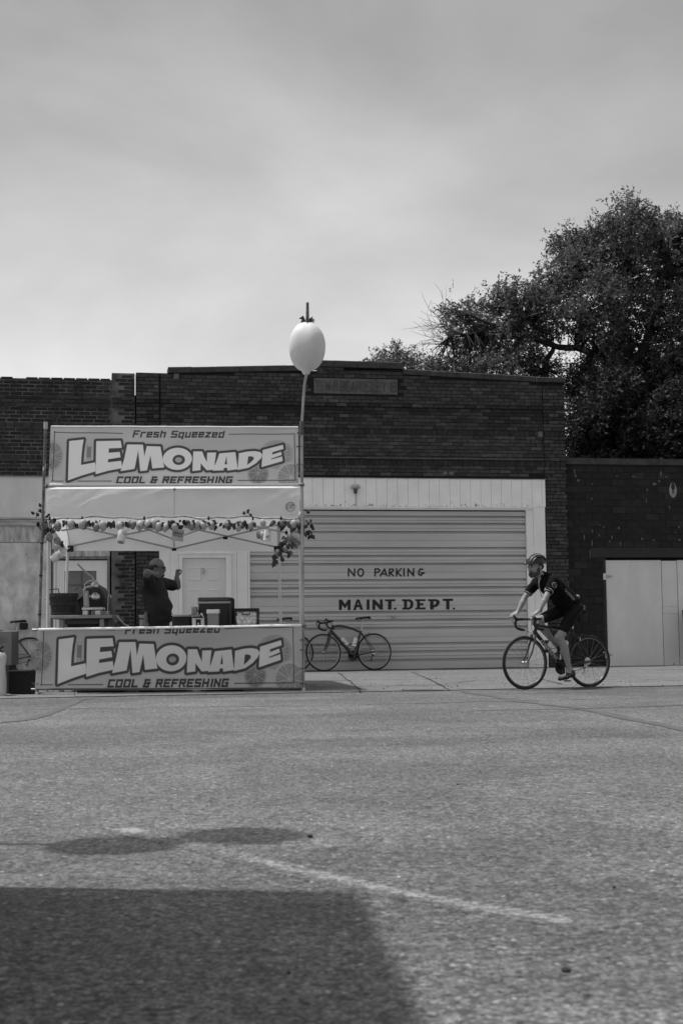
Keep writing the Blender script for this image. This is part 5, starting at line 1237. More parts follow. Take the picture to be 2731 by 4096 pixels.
for t, s_ in ((0,1),(.12,1.04),(.4,1.0),(.7,.97),(.9,1.0),(.97,.86),(1.0,.8),(.95,.74)):
    rings.append([((.145*s_)*math.cos(2*math.pi*k/24)*(1+.05*math.sin(5*k+t*9)), .17*s_*math.sin(2*math.pi*k/24)*(1+.05*math.sin(3*k+t*5)), hb*t+.008*math.sin(k*1.7)) for k in range(24)])
MB().loft(rings, True).build('sack', mat('white_film', .62, .35, var=.08, bump=.8, bscale=9), wb, True)
# dark board at the right edge, leaning on the plywood door
s0, z0 = wl(2722, 2450, .1); s1, z1 = wl(2722, 2640, .35)
ld = WM @ Vector((s0+.25, -.12, 0)); pl_ = empty('leaning_panel', (ld.x, ld.y, .046), PSI, 'dark narrow panel leaning on the plywood door at the right edge', 'panel')
MB().add([(-.25,-.2,.13),(.15,-.2,.13),(.15,.02,z0),(-.22,.02,z0),(-.25,-.17,.13),(.15,-.17,.13),(.15,.05,z0),(-.22,.05,z0)], [(0,1,2,3),(7,6,5,4),(0,4,5,1),(1,5,6,2),(2,6,7,3),(3,7,4,0)]).build('panel', BLACK, pl_)
for xx in (-.2, .1): tube([(xx,-.20,0),(xx,-.185,.14)], .012, n=6).build('foot', BLACK, pl_)
# ================================================================ bicycles
def spline(pts, n=6):
    P = [Vector(p) for p in pts]; out = []
    for i in range(len(P)-1):
        a, b, c, d = P[max(i-1,0)], P[i], P[i+1], P[min(i+2,len(P)-1)]
        for k in range(n):
            t = k/n; out.append(.5*((2*b)+(c-a)*t+(2*a-5*b+4*c-d)*t*t+(3*b-a-3*c+d)*t**3))
    return out+[P[-1]]
def wheel(root, c, rimv, spoke_n, phase, deep=.012, cass=False):
    w = MB().torus(c, .3235, .0155, 56, 8).build('wheel', DARKRUB, root, True)
    MB().torus(c, .300, deep, 56, 6, rx=.011).build('rim', rimv, w, True)
    hub = MB().lathe([(.008,-.055),(.012,-.05),(.022,-.035),(.012,-.02),(.012,.02),(.022,.035),(.012,.05),(.008,.055)], 14, c, Matrix.Rotation(math.pi/2, 3, 'X'))
    if cass: hub.lathe([(.012,-.022),(.05,-.024),(.03,-.048),(.012,-.05)], 18, c, Matrix.Rotation(math.pi/2, 3, 'X').inverted())
    hub.build('hub', STEEL, w, True); mb = MB()
    for k in range(spoke_n):
        a = 2*math.pi*k/spoke_n+phase; s_ = (.03 if k % 2 else -.03); tw = .25 if (k//2) % 2 else -.25
        p = Vector((c[0]+.02*math.cos(a+tw), c[1]+s_, c[2]+.02*math.sin(a+tw))); q = Vector((c[0]+.30*math.cos(a), c[1], c[2]+.30*math.sin(a))); mb.tube([p, q], .0016, n=4, cap=False)
    tag(mb.build('spokes', mat('spoke', .16, .35, metal=.7), w, fix=False), kind='stuff'); return w
def bicycle(label, frame_m, fork_m, rim_m, bar_m, group, compact=True, spokes=24, saddle_z=.97, bottles=('down','seat'), crank=0.3, lever_m=BLACK, bag=False, word=None, bottle_m=None, steer=0.0, stem_m=None):
    R = empty('bicycle', (0,0,0), 0, label, 'bicycle', group)
    BBp = Vector((0,0,.27)); RH = Vector((-.405,0,.338)); FH = Vector((.585,0,.338)); ST = Vector((-.158,0,.72 if compact else .76)); HT = Vector((.385,0,.83)); HBt = Vector((.43,0,.70))
    f = MB()
    kf = 1.3 if compact else 1.0; f.tube([BBp, HBt+Vector((-.01,0,.02))], [.026*kf,.024*kf], n=10); f.tube([BBp, ST], [.02*kf,.017*kf], n=10)
    f.tube(spline([ST+Vector((0,0,-.03)), (.05,0,.775 if compact else .765), (.25,0,.815 if compact else .79), HT+Vector((.0,0,-.03))], 5), [.016*kf]*15+[.019*kf], n=10); f.tube([HT, HBt], [.021,.023], n=10)
    for s_ in (-1, 1):
        f.tube([BBp+Vector((-.03,s_*.03,0)), RH+Vector((.0,s_*.06,0))], [.013,.009], n=7); f.tube([ST+Vector((0,s_*.016,-.03)), RH+Vector((0,s_*.06,0))], [.010,.007], n=7)
    f.lathe([(.024,-.036),(.026,-.03),(.026,.03),(.024,.036)], 14, BBp, Matrix.Rotation(math.pi/2, 3, 'X')); f.tube([RH+Vector((.1,-.04,.34)), RH+Vector((.1,.04,.34))], .008, n=6)
    fo = f.build('frame', frame_m, R, True)
    if word:
        sg, tl = glyphs(word, .3); d = (HBt-BBp).normalized(); up = Vector((-d.z,0,d.x)); o_ = BBp+d*.16; Lw = .34
        sgn = Vector((0,1,0)); f3 = lambda u, v, dd: o_+d*(Lw*(1-u/tl))-up*((v-.5)*.03)+sgn*(.0235+dd)
        lettering(mbw := MB(), sg, f3, .2, .002); mbw.build('frame_lettering', mat('decal', .35, .5), fo, fix=False)
    fk = MB(); fk.tube([HBt, Vector((.437,0,.685))], .02, n=8)
    for s_ in (-1, 1): fk.tube(spline([(.437,s_*.035,.69), (.47,s_*.05,.58), (.52,s_*.052,.45), FH+Vector((0,s_*.055,0))], 4), [.016*kf]*5+[.013*kf]*4+[.010]*4, n=8, flat=.7)
    fk.build('fork', fork_m, R, True)
    wheel(R, tuple(FH), rim_m, spokes, .13); wheel(R, tuple(RH), rim_m, spokes, .3, cass=True)
    SV = STEEL if stem_m is None else stem_m
    MB().tube([HT, Vector((.375,0,.865))], .017, n=8).tube([Vector((.377,0,.855)), Vector((.465,0,.885))], .015, n=8).build('stem', SV, R, True)
    hb = MB(); hb.tube([(.465,-.20,.885),(.465,.20,.885)], .015, n=8); br_ = []
    for s_ in (-1, 1):
        hb.tube(spline([(.465,s_*.19,.885),(.49,s_*.21,.885),(.545,s_*.213,.88),(.575,s_*.213,.84),(.56,s_*.213,.785),(.50,s_*.213,.757),(.44,s_*.213,.752)], 4), .0155, n=8)
    h = hb.build('handlebar', bar_m, R, True)
    for s_ in (-1, 1):
        MB().tube(spline([(.535,s_*.213,.885),(.575,s_*.213,.905),(.60,s_*.213,.935)], 4), [.016]*3+[.017]*3+[.018]*2+[.012], n=8).build('brake_hood', BLACK, h, True)
        MB().tube(spline([(.598,s_*.213,.925),(.622,s_*.21,.88),(.605,s_*.205,.83),(.60,s_*.205,.80)], 4), [.010]*5+[.007]*8, n=6).build('brake_lever', lever_m, h, True)
        tube(spline([(.60,s_*.2,.90),(.56,s_*.12,.78),(.47,s_*.04,.72),(.44,0,.74)], 5), .003, n=5).build('cable', BLACK, h)
    sp_ = MB().tube([ST, Vector((-.205,0,saddle_z-.045))], .0135, n=8).build('seat_post', SV, R, True)
    prof = [(-.14,.07,0),(-.12,.078,.012),(-.05,.062,.01),(.03,.03,.0),(.10,.02,-.004),(.135,.012,-.012)]
    rings = [[(x-.20, wd*math.cos(2*math.pi*k/12), saddle_z-.018+z+.020*math.sin(2*math.pi*k/12)) for k in range(12)] for x, wd, z in prof]
    sd = MB().loft(rings, True).build('saddle', mat('saddle_vinyl', .014, .5), R, True); tube([(-.29,.02,saddle_z-.03),(-.2,.022,saddle_z-.055),(-.1,.015,saddle_z-.03)], .004, n=5).build('saddle_rail', STEEL, sd)
    cr = MB().lathe([(.03,-.004),(.092,-.004),(.096,0),(.092,.004),(.03,.004)], 32, (0,-.045,.27), Matrix.Rotation(math.pi/2, 3, 'X')).build('chainring', mat('chainring', .02, .4), R, True)
    for s_, a in ((1, crank), (-1, crank+math.pi)):
        e = Vector((.172*math.cos(a), s_*.075, .27+.172*math.sin(a))); ca = MB().tube([Vector((0,s_*.06,.27)), e], [.014,.010], n=7).build('crank_arm', lever_m if lever_m != BLACK else mat('crank_dark', .03, .35), R, True)
        MB().rbox(e+Vector((-.035,(.0 if s_ > 0 else -.07),-.008)), e+Vector((.035,(.07 if s_ > 0 else .0),.008)), .006).build('pedal', BLACK, ca)
    MB().tube([(-.405,-.04,.385),(0,-.045,.362)], .004, n=4).tube([(-.39,-.04,.255),(0,-.045,.178)], .004, n=4).build('chain', mat('chain', .05, .4), R)
    dr_ = MB().rbox((-.42,-.075,.26), (-.38,-.045,.325), .01).tube([(-.39,-.055,.27),(-.36,-.05,.19)], .010, n=6); dr_.torus((-.358,-.05,.185), .02, .005, 14, 5).build('derailleur', lever_m if lever_m != BLACK else BLACK, R, True)
    for c_, d_ in (((.455,0,.672),1), ((-.235,0,.625),-1)):
        MB().tube([Vector(c_)+Vector((.01*d_,-.032,-.02)), Vector(c_)+Vector((.02*d_,-.028,.02)), Vector(c_)+Vector((.01*d_,0,.03)), Vector(c_)+Vector((.02*d_,.028,.02)), Vector(c_)+Vector((.01*d_,.032,-.02))], .008, n=6).build('brake_caliper', lever_m if lever_m != BLACK else mat('caliper', .05, .4), R, True)
    bm_ = bottle_m or mat('bottle_plastic', .62, .4, var=.2, scale=18)
    for b in bottles:
        if b == 'down': o_ = BBp+(HBt-BBp)*.36+Vector((-.035,0,.045)); d = (HBt-BBp).normalized()
        else: o_ = BBp+(ST-BBp)*.34+Vector((.052,0,.012)); d = (ST-BBp).normalized()
        q = Vector((0,0,1)).rotation_difference(d).to_matrix()
        bo = MB().lathe([(.034,0),(.041,.006),(.041,.07),(.035,.085),(.041,.10),(.041,.145),(.028,.168)], 16, o_, q).build('water_bottle', bm_, R, True); MB().lathe([(.030,.166),(.030,.182),(.014,.186),(.012,.206)], 12, o_, q).build('cap', BLACK if bottle_m else mat('bottle_cap', .3, .5), bo, True)
        MB().torus(o_+d*.06, .043, .003, 18, 4, 'Z').build('cage', BLACK, bo)
    if bag: MB().rbox((-.37,-.05,saddle_z-.16), (-.23,.05,saddle_z-.045), .03).build('saddle_bag', mat('bag_cloth', .012, .7), R, True)
    return R
DKF = mat('dark_frame_paint', .022, .3, coat=.4); RIMS = mat('rim_metal', .28, .35, metal=.8)
def stand_bike(o, front_px, Y, rear_off, lean):
    fx = at(front_px, 2690, Y).x; a = math.atan2(-rear_off[1], -rear_off[0]); o.rotation_euler = (lean, 0, a); h = Vector((math.cos(a), math.sin(a), 0))
    p = Vector((fx, Y, 0))-h*.585; f_ = max(0, (p.y-pav_y(p.x))/(26.2+p.x*.182-pav_y(p.x))); o.location = (p.x, p.y, slab_z(f_)+.004)
PK = 'bicycles leaning along the wall'
pb = bicycle('dark road bike with two pale bottles leaning on the ribbed door', DKF, mat('fork_paint', .045, .35, coat=.3), RIMS, BLACK, PK, word='VELOCITA' if False else None)
stand_bike(pb, 1296, 25.72, (.93, .36), .07)
q1 = copy_tree(pb); q1['label'] = 'road bike mostly hidden behind the right end of the stand'; stand_bike(q1, 975, 25.55, (.93, .34), .07)
q2 = copy_tree(pb); q2['label'] = 'road bike behind the stand, its handlebar showing beside the brick pier'; stand_bike(q2, 470, 25.2, (.93, .34), .07)
pb4 = bicycle('road bike with black saddle bag behind the cardboard carton', mat('grey_frame', .06, .4), DKF, RIMS, BLACK, PK, bag=True, bottles=()); stand_bike(pb4, -112, 24.75, (.93, .30), .07)
# ================================================================ people
def cap_mesh(mb, p, q, r1, r2, n=14):
    p = Vector(p); q = Vector(q); d = (q-p); L_ = d.length or 1e-5; d /= L_; a = Vector((0,0,1)) if abs(d.z) < .9 else Vector((1,0,0)); u = (a-d*a.dot(d)).normalized(); w = d.cross(u); rings = []
    for i in range(5): t = math.pi/2*(i/4); rings.append((p-d*r1*math.cos(t), max(r1*math.sin(t), r1*.03)))
    for i in range(1, 5): t = math.pi/2*(i/4); rings.append((q+d*r2*math.sin(t), max(r2*math.cos(t), r2*.03)))
    mb.loft([[c+u*(r*math.cos(2*math.pi*k/n))+w*(r*math.sin(2*math.pi*k/n)) for k in range(n)] for c, r in rings], True)
def flesh(name, prims, m, parent, voxel=.007, smooth=6, disp=None):
    mb = MB()
    for pr in prims:
        if pr[0] == 'c': cap_mesh(mb, *pr[1:5])
        else: mb.ell(pr[1], pr[2], 18, 12, pr[3] if len(pr) > 3 else None)
    tmp = mb.build('tmp', m); md = tmp.modifiers.new('r', 'REMESH'); md.mode = 'VOXEL'; md.voxel_size = voxel; md.use_smooth_shade = True
    s = tmp.modifiers.new('s', 'SMOOTH'); s.iterations = smooth; s.factor = .5
    dg = bpy.context.evaluated_depsgraph_get(); dg.update(); me = bpy.data.meshes.new_from_object(tmp.evaluated_get(dg)); me.name = name
    bpy.data.objects.remove(tmp); me.materials.clear(); me.materials.append(m); me.polygons.foreach_set('use_smooth', [True]*len(me.polygons))
    if disp:
        for v in me.vertices: v.co += disp(v.co)
    return link(name, me, parent)
def limb(P, R): return [('c', P[i], P[i+1], R[i], R[i+1]) for i in range(len(P)-1)]
def hand_grip(w, fwd, out, down, s=1.0, curl=1.0):
    """palm plus four curled fingers and a thumb; w wrist, fwd along the hand, out across the palm, down where fingers curl"""
    w = Vector(w); f, o, d = [Vector(v).normalized() for v in (fwd, out, down)]; pr = []
    c = w+f*.05*s; pr += [('c', w, w+f*.035*s, .025*s, .028*s)]
    for k in range(4):
        off = o*((k-1.5)*.019*s); a = c+off; b = a+f*(.042-.004*abs(k-1.3))*s; e = b+(f*.35+d*1.0*curl).normalized()*.030*s; g = e+(-f*.75+d*.55*curl).normalized()*.024*s
        pr += [('c', w+f*.03*s+off*.7, a, .014*s, .0125*s), ('c', a, b, .0125*s, .0105*s), ('c', b, e, .010*s, .009*s), ('c', e, g, .009*s, .0075*s)]
    t0 = w+f*.02*s-o*.028*s; t1 = t0+(f*.7-o*.5+d*.5).normalized()*.035*s; t2 = t1+(f*.8+d*.6+o*.2).normalized()*.03*s
    pr += [('c', t0, t1, .013*s, .011*s), ('c', t1, t2, .011*s, .008*s)]; return pr
SKIN = mat('skin_tone', .23, .5, var=.1, scale=14, spec=.4); SKIN2 = mat('tanned_skin', .15, .5, var=.12, scale=14, spec=.4)
def head(hc, fwd, s=1.0, tilt=0.0):
    f = Vector((fwd[0], fwd[1], 0)).normalized(); f = Vector((f.x*math.cos(tilt), f.y*math.cos(tilt), math.sin(tilt))); l = Vector((0,0,1)).cross(f).normalized(); u = f.cross(l)
    M_ = Matrix((f, l, u)).transposed(); at_ = lambda x, y, z: Vector(hc)+M_ @ Vector((x*s, y*s, z*s))
    E = lambda x, y, z, a, b, c: ('e', at_(x,y,z), (a*s, b*s, c*s), M_)
    pr = [E(-.012,0,.035,.095,.076,.088), E(.018,0,-.01,.076,.066,.092), E(.038,0,-.066,.050,.050,.042), E(.066,0,-.082,.026,.030,.024), E(.078,0,.018,.018,.050,.012), E(.092,0,-.022,.020,.014,.022), E(.084,0,-.005,.014,.010,.026),
          E(.08,0,-.055,.014,.026,.008), E(.079,0,-.064,.013,.024,.007), E(.066,.036,-.02,.02,.02,.018), E(.066,-.036,-.02,.02,.02,.018)]
    for q in (-1, 1): pr += [E(-.012,q*.078,-.008,.019,.009,.03), E(-.004,q*.08,-.02,.01,.008,.014)]
    return pr, at_, M_
# ---------------------------------------------------------------- cyclist
yaw = math.pi+math.radians(27)
cb2 = bicycle('road bike with a thin dark frame ridden across the street', mat('rider_frame', .010, .4, coat=.15), mat('rider_fork', .035, .2, coat=.6, metal=.3), mat('rider_rim', .10, .35, metal=.6), BLACK, 'bicycles on the street', compact=False, spokes=20, saddle_z=1.0, bottles=('down','seat'), crank=math.radians(-84), lever_m=CHROME, bag=True, word='TURKENS', bottle_m=mat('white_bottle', .62, .4), stem_m=CHROME)
hd = Vector((math.cos(yaw), math.sin(yaw), 0)); fc = Vector((2.29, 18.05, 0)); cb2.location = fc-hd*.585+Vector((0,0,.002)); cb2.rotation_euler = (0, 0, yaw)
MB().torus((-.28,0,.78), .001, .001, 4, 3) ; 
cy = empty('person', cb2.location, yaw, 'bearded cyclist in dark jersey, shorts and helmet riding to the left', 'person', None)
hip = {1: Vector((-.165, .085, 1.03)), -1: Vector((-.165, -.085, 1.03))}
sh = {1: Vector((.245, .175, 1.365)), -1: Vector((.255, -.175, 1.365))}
el = {1: Vector((.395, .225, 1.165)), -1: Vector((.415, -.225, 1.165))}
wr = {1: Vector((.505, .222, .985)), -1: Vector((.525, -.222, .985))}
kn = {1: Vector((.115, .10, .655)), -1: Vector((.325, -.105, .86))}
an = {1: Vector((-.025, .115, .225)), -1: Vector((.02, -.115, .555))}
body = []
for s_ in (1, -1):
    body += limb([sh[s_], sh[s_].lerp(el[s_], .35), el[s_], el[s_].lerp(wr[s_], .3), wr[s_]], [.052, .048, .037, .040, .026])
    body += hand_grip(wr[s_]+Vector((.012,0,-.008)), (.9,0,-.35), (0,s_*1.0,.0), (.15,-.1*s_,-1), 1.0)
    body += limb([hip[s_], hip[s_].lerp(kn[s_], .4), kn[s_]], [.085, .078, .057])
    cal = kn[s_].lerp(an[s_], .32)+Vector((-.022,0,-.005))
    body += limb([kn[s_]+Vector((.008,0,.0)), cal, an[s_].lerp(kn[s_], .22), an[s_]], [.054, .056, .036, .033]); body += [('e', kn[s_]+Vector((.02,0,.0)), (.05,.05,.055))]
    ft = Vector((.15,0,-.075 if s_ == 1 else -.05)); body += limb([an[s_], an[s_]+Vector((.02,0,-.05)), an[s_]+ft], [.036,.034,.03])
nk = Vector((.295, 0, 1.415)); hc = Vector((.405, .015, 1.548)); hdr, hat, HM = head(hc, (1, .12), 1.06, -.12)
body += [('c', nk, hc+Vector((-.03,0,-.06)), .062, .056)]+hdr
body += [('e', Vector((-.14,0,1.04)), (.12,.14,.10)), ('c', (-.12,0,1.09), (.20,0,1.33), .10, .105), ('c', sh[1], sh[-1], .055, .055)]
bd = flesh('body', body, SKIN, cy, .0065, 5)
# clothing
JER = mat('jersey_black', .006, .9, var=.25, scale=6, spec=.1); WHT = mat('jersey_white', .26, .6); SHO = mat('shorts_lycra', .005, .7, spec=.15)
jz_ = []
jz_ += [('e', Vector((-.14,0,1.10)), (.14,.163,.10), Matrix.Rotation(-.7, 3, 'Y')), ('c', (-.12,0,1.10), (.05,0,1.235), .135, .142), ('c', (.05,0,1.235), (.215,0,1.345), .145, .142), ('c', (-.13,0,1.06), (.0,0,1.16), .14, .145), ('c', (.04,.06,1.22), (.2,.09,1.34), .11, .11), ('c', (.04,-.06,1.22), (.2,-.09,1.34), .11, .11), ('c', sh[1]+Vector((-.02,-.02,0)), sh[-1]+Vector((-.02,.02,0)), .083, .083), ('c', (.23,0,1.39), (.315,0,1.445), .085, .068)]
for s_ in (1, -1): jz_ += limb([sh[s_], sh[s_].lerp(el[s_], .62)], [.072, .061])
flesh('jersey', jz_, JER, cy, .008, 5, lambda c: Vector((.004*math.sin(c.z*46+c.x*30), .005*math.sin(c.z*40-c.x*55+c.y*12), .004*math.sin(c.x*50+c.y*25))))
for s_ in (1, -1):
    a, b = sh[s_].lerp(el[s_], .60), sh[s_].lerp(el[s_], .74); MB().tube([a, b], [.060, .055], n=18).build('sleeve_cuff', WHT, cy, True)
shp = [('e', Vector((-.16,0,1.02)), (.145,.168,.125)), ('c', (-.15,0,1.05), (-.08,0,1.11), .14, .135)]
for s_ in (1, -1): shp += limb([hip[s_], hip[s_].lerp(kn[s_], .4), hip[s_].lerp(kn[s_], .76)], [.096, .09, .073])
flesh('shorts', shp, SHO, cy, .008, 5, lambda c: Vector((.003*math.sin(c.z*60), .004*math.sin(c.z*50+c.x*30), 0)))
HLM = mat('helmet_shell', .016, .4, coat=.2)
# helmet: shell with pale ridges and dark vents
hv = MB(); rings = []
for i in range(9):
    t = i/8*math.pi*.5; rr = math.cos(t); zz_ = math.sin(t)
    rings.append([hat(-.022+(.145*(1 if math.cos(a) > 0 else 1.04))*max(rr,.02)*math.cos(a), .102*max(rr,.02)*math.sin(a), .040+.022*math.cos(a)*0+.105*zz_-(.018*(math.cos(a) < -.3)*rr)) for a in [2*math.pi*k/28 for k in range(28)]])
he = hv.loft(rings, True).build('helmet', HLM, cy, True)
for j, yy in enumerate((-.075,-.045,-.015,.015,.045,.075)):
    P = []
    for k in range(11):
        xx = .125-.25*k/10; q = max(0.0, 1-((xx+.0)/.150)**2-(yy/.108)**2); P.append(hat(-.022+xx, yy*(1-.15*abs(k-5)/5), .045+.110*math.sqrt(q)))
    tube(P, [.006]+[.009]*9+[.006], n=6).build('helmet_rib', mat('helmet_pale', .22, .3, coat=.4) if j % 2 == 0 else HLM, he, True)
for j, (xx, yy) in enumerate(((.04,.03),(-.03,.03),(.04,-.03),(-.03,-.03),(.03,.072),(-.05,.072),(.085,0.0),(-.09,0))):
    q = math.sqrt(max(0, 1-(xx/.15)**2-(yy/.108)**2)); MB().ell(hat(-.022+xx, yy, .047+.104*q), (.028,.009,.006), 10, 6, HM).build('helmet_vent', mat('vent_dark', .004, .9), he, True)
MB().loft([[hat(.10,.07*k,.048+dz) for k in (-1,-.5,0,.5,1)]+[hat(.155-.03*abs(k),.055*k,.040+dz) for k in (1,.5,0,-.5,-1)] for dz in (0,.007)], True).build('helmet_visor', BLACK, he)
for s_ in (1, -1): tube([hat(.02,s_*.085,.045), hat(.0,s_*.082,-.03), hat(.03,s_*.045,-.118)], .004, n=5).build('helmet_strap', BLACK, he)
# hair, beard, eye, whistle-like mouthpiece
flesh('beard', [('e', hat(.048,0,-.078), (.058,.058,.044), HM), ('e', hat(.012,.052,-.05), (.03,.022,.052), HM), ('e', hat(.012,-.052,-.05), (.03,.022,.052), HM), ('e', hat(.066,0,-.098), (.036,.036,.030), HM), ('e', hat(.084,0,-.046), (.014,.034,.009), HM)], mat('beard_hair', .06, .8, var=.4, scale=60), cy, .005, 3)
flesh('hair', [('e', hat(-.06,0,.0), (.052,.078,.05), HM), ('e', hat(-.022,.07,.012), (.03,.014,.045), HM), ('e', hat(-.022,-.07,.012), (.03,.014,.045), HM)], mat('dark_hair', .012, .7), cy, .006, 3)
for s_ in (1, -1):
    MB().ell(hat(.082, s_*.031, .004), (.009,.011,.008), 8, 6, HM).build('eye', mat('eye_dark', .03, .2), cy, True); tube([hat(.086,s_*.015,.022), hat(.083,s_*.048,.022)], .0055, n=5).build('eyebrow', mat('dark_hair', .012), cy)
tube([hat(.088,.016,-.062), hat(.128,.02,-.092)], .009, n=8).build('mouthpiece', BLACK, cy, True)
# shoes and socks
for s_ in (1, -1):
    f0 = an[s_]+Vector((-.035,0,-.045)); tip = an[s_]+Vector((.165,0,-.098 if s_ == 1 else -.075))
    flesh('shoe', [('c', f0, f0.lerp(tip, .5)+Vector((0,0,.012)), .040, .040), ('c', f0.lerp(tip, .45), tip, .040, .026), ('c', f0+Vector((0,0,.02)), an[s_]+Vector((-.005,0,.0)), .04, .038)], mat('cycling_shoe', .012, .3, coat=.3) if s_ == 1 else mat('far_shoe', .05, .4), cy, .006, 4)
    for k in (.35, .55): c = f0.lerp(tip, k); tube([c+Vector((0,-.036,.0)), c+Vector((.01,0,.045)), c+Vector((0,.036,.0))], .006, n=5, flat=1.6).build('shoe_strap', mat('strap_grey', .25, .4), cy)
    MB().lathe([(.036,-.012),(.038,.0),(.038,.022),(.035,.03)], 16, an[s_]+Vector((-.0,0,.012))).build('sock', WHT, cy, True)
MB().torus(wr[1]+Vector((-.022,0,.02)), .031, .007, 18, 6, 'X').build('wrist_watch', mat('watch', .05, .3), cy, True)
# jersey prints: collar zip, sleeve badge, side letters, hip badge, back pocket flash
jp_ = MB(); o_ = Vector((-.085,.151,1.13)); d = Vector((.175,.012,.15)).normalized(); up = Vector((-d.z,0,d.x))
sg, tl = glyphs('CADORSI'[::-1], .3); f3 = lambda u, v, dd: o_+d*(u/tl*.20)+up*((v-.5)*.028)+Vector((0,dd+.004*math.sin(u/tl*3.1),0))
lettering(jp_, sg, f3, .24, .003); jp_.build('jersey_lettering', mat('faint_print', .16, .6), cy, fix=False)
MB().torus(Vector((-.24,.147,1.03)), .018, .004, 20, 6, 'Y').build('shorts_badge', WHT, cy, True); tube([(-.245,.15,1.02),(-.237,.15,1.04)], .005, n=5).build('shorts_badge', WHT, cy)
c = sh[1].lerp(el[1], .28)+Vector((.0,.067,.0)); MB().torus(c, .034, .004, 18, 5, 'Y').build('sleeve_badge', mat('badge_grey', .22, .5), cy, True); tube([c+Vector((-.02,.0,-.02)), c+Vector((.0,.004,.02)), c+Vector((.015,.0,-.015))], .005, n=5).build('sleeve_badge', mat('badge_grey', .22), cy)
MB().ell((-.19,.085,1.170), (.030,.03,.026)).build('pocket_flash', mat('flash', .2, .6), cy, True)
tube([(.345,.03,1.415),(.36,.02,1.36),(.335,.0,1.25),(.30,0,1.16)], [.012,.010,.008,.006], n=6).build('collar_zip', mat('zip_print', .4, .5, var=.8, scale=40), cy, True)
# ---------------------------------------------------------------- vendor
YV = 19.62; k_ = YV/F
def V3(x, y, d=0.0): p = at(x, y, YV); return Vector((p.x, d, p.z))
gx = at(628, 2400, YV).x; vn = empty('person', (gx, YV, .012), 0, 'bald vendor in dark shirt and sunglasses raising both arms behind the counter', 'person')
def vp(x, y, d=0.0): p = V3(x, y, d); return Vector((p.x-gx, d, p.z-.012))
hcv = vp(631, 2272, .0); hdr, vat, VM = head(hcv, (1, -.10), 1.10, -.04)
shR, shL = vp(606, 2332, -.19), vp(640, 2330, .20)
elR, wrR = vp(606, 2296, -.44), vp(628, 2300, -.20)
elL, wrL = vp(700, 2343, .30), vp(699, 2305, .26)
vb = [('c', vp(622,2335), hcv+Vector((-.01,0,-.05)), .075, .068)]+hdr
vb += limb([shR, shR.lerp(elR, .5), elR], [.065,.062,.052])+limb([elR, elR.lerp(wrR, .4), wrR], [.05,.05,.034])+hand_grip(wrR, (.5,.8,.1), (0,.3,1), (.9,-.3,0), 1.1, .9)
vb += limb([shL, shL.lerp(elL, .5), elL], [.066,.062,.052])+limb([elL, elL.lerp(wrL, .4), wrL], [.052,.052,.034])+hand_grip(wrL, (.12,-.1,1), (-.35,-.9,.0), (.95,-.2,-.2), 1.12, 1.1)
vb += [('c', vp(622,2345), vp(632,2470), .12, .13)]
for s_ in (-1, 1): vb += limb([Vector((.03,s_*.10,.90)), Vector((.04,s_*.11,.50)), Vector((.0,s_*.12,.09))], [.10,.065,.045]); vb += limb([Vector((.0,s_*.12,.05)), Vector((.16,s_*.14,.035))], [.045,.035])
flesh('body', vb, SKIN2, vn, .008, 5)
SHIRT = mat('dark_shirt', .022, .8, var=.2, scale=5, bump=.5, bscale=6)
ts = [('c', vp(612,2345,-.07), vp(614,2345,.07), .155, .155), ('c', vp(610,2350), vp(636,2425), .175, .195), ('c', vp(636,2425,-.05), vp(640,2462,-.05), .178, .172), ('c', vp(636,2425,.05), vp(640,2462,.05), .178, .172), ('c', vp(600,2340,-.13), vp(640,2335,.14), .10, .10), ('c', vp(622,2326), vp(625,2318), .10, .085)]
ts += limb([shR, shR.lerp(elR, .62)], [.088,.084])+limb([shL, shL.lerp(elL, .66)], [.088,.084])
def crease(c): return Vector((.006*math.sin(c.z*38+c.y*14+c.x*9), .005*math.sin(c.z*31+c.x*22), 0))
flesh('shirt', ts, SHIRT, vn, .010, 6, crease)
MB().lathe([(.178,0),(.182,.0),(.19,.10)], 30, vp(637,2478)-Vector((0,0,.02)), Matrix.Diagonal((1.0,1.12,1.0)), cap=False).build('shirt_hem', SHIRT, vn, True)
pn = [('c', vp(635,2480,-.06), vp(635,2480,.06), .155, .155)]
for s_ in (-1, 1): pn += limb([Vector((.03,s_*.09,.88)), Vector((.04,s_*.11,.50))], [.135,.115])
flesh('shorts', pn, mat('dark_shorts', .014, .8), vn, .012, 4)
for s_ in (-1, 1): flesh('shoe', limb([Vector((-.03,s_*.12,.05)), Vector((.06,s_*.13,.05)), Vector((.17,s_*.14,.04))], [.052,.05,.042]), BLACK, vn, .010, 3)
# hair fringe, goatee, sunglasses, rag
flesh('hair', [('e', vat(-.055,0,.01), (.058,.084,.05), VM), ('e', vat(-.02,.075,.012), (.04,.012,.035), VM), ('e', vat(-.02,-.075,.012), (.04,.012,.035), VM)], mat('cropped_hair', .03, .8), vn, .007, 3)
flesh('goatee', [('e', vat(.066,0,-.09), (.030,.030,.026), VM), ('e', vat(.088,0,-.043), (.012,.03,.008), VM)], mat('goatee_hair', .03, .8), vn, .006, 2)
for s_ in (-1, 1): MB().ell(vat(.088, s_*.034, .004), (.010,.028,.020), 12, 8, VM).build('sunglass_lens', mat('dark_lens', .004, .1), vn, True); tube([vat(.084,s_*.06,.01), vat(.0,s_*.086,.012), vat(-.02,s_*.086,.004)], .004, n=5).build('sunglass_arm', BLACK, vn)
rg = []
for j in range(9):
    t = j/8; c = vp(592-3*math.sin(t*3), 2448+62*t, -.15); rg.append([c+Vector(((.020+.028*t)*math.cos(2*math.pi*k/10)*(1+.3*math.sin(k*2.5)), .02*math.sin(2*math.pi*k/10), 0)) for k in range(10)])
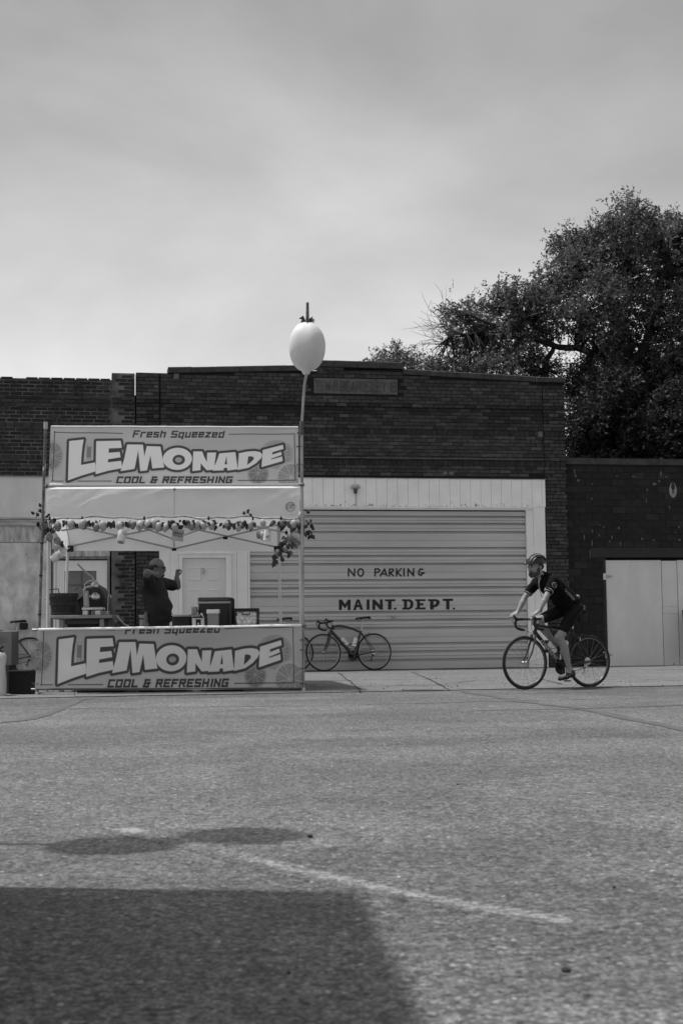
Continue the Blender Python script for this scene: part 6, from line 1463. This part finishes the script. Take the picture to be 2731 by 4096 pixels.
MB().loft(rg, True).build('hanging_rag', mat('rag_cloth', .22, .85, var=.35, scale=12), vn, True)
# ================================================================ outside the frame, at the left: what shades the foreground
k_ = 1/math.tan(SUN_EL)
def caster(gx, gy_, z): return Vector((gx, gy_, 0))+tosun*(z/tosun.z)
# unseen box trailer, added and sized to cast the large foreground shadow
hT = 4.1; ed = caster(.05, 4.25, hT); rzT = math.radians(4.8); cT_ = Matrix.Rotation(rzT, 3, 'Z') @ Vector((1.15, 2.6, 0))
tr_ = empty('shade_trailer', (ed.x-cT_.x, ed.y-cT_.y, 0), rzT, 'plain white box trailer added out of view to shade the foreground', 'trailer')
TRM = mat('trailer_skin', .6, .4); MB().rbox((-1.15,-2.6,.55), (1.15,2.6,hT), .06).build('body', TRM, tr_, True)
MB().rbox((-1.12,-2.5,.42), (1.12,2.5,.549), .03).build('chassis', BLACK, tr_)
for sx in (-1, 1):
    for yy in (-.45, .45):
        wv = MB().torus((sx*1.0,yy,.34), .25, .09, 28, 10, 'X').build('wheel', DARKRUB, tr_, True); MB().lathe([(.18,-.03),(.18,.03),(.05,.05)], 18, (sx*1.0,yy,.34), Matrix.Rotation(math.pi/2, 3, 'Y')).build('rim', STEEL, wv, True)
MB().rbox((1.15,-1.6,1.2), (1.165,1.3,2.3), .005).build('serving_hatch', mat('hatch', .4, .4), tr_)
# pole with two more giant lemons, one above the other
z1 = 3.9; z2 = 5.15
p1 = caster(-.83, 5.22, z1); p2 = caster(-.39, 5.42, z2)
pl2 = empty('lemon_post', (p1.x, p1.y, 0), 0, 'tall post with two giant lemons one above the other', 'ornament', 'giant lemons on poles')
LM2 = lobed(MB().lathe(lemon_profile(.23, .31), 32), .02).mesh('lemon', LEMON, True)
link('lemon', LM2, pl2, (0, 0, z1)); link('lemon', LM2, pl2, p2-Vector((p1.x, p1.y, 0)))
tube([(0,0,0),(0,0,z1-.3)], .02, n=8).build('pole', GALV, pl2, True); d = p2-p1; tube([(0,0,z1+.3),(d.x*.1,d.y*.2,z1+.5),(d.x*.8,d.y*.8,z2-.5),(d.x,d.y,z2-.3)], .022, n=8).build('upper_pole', GALV, pl2, True)
MB().lathe([(.22,0),(.22,.03),(.04,.05),(.03,.25)], 16).build('base', BLACK, pl2, True)
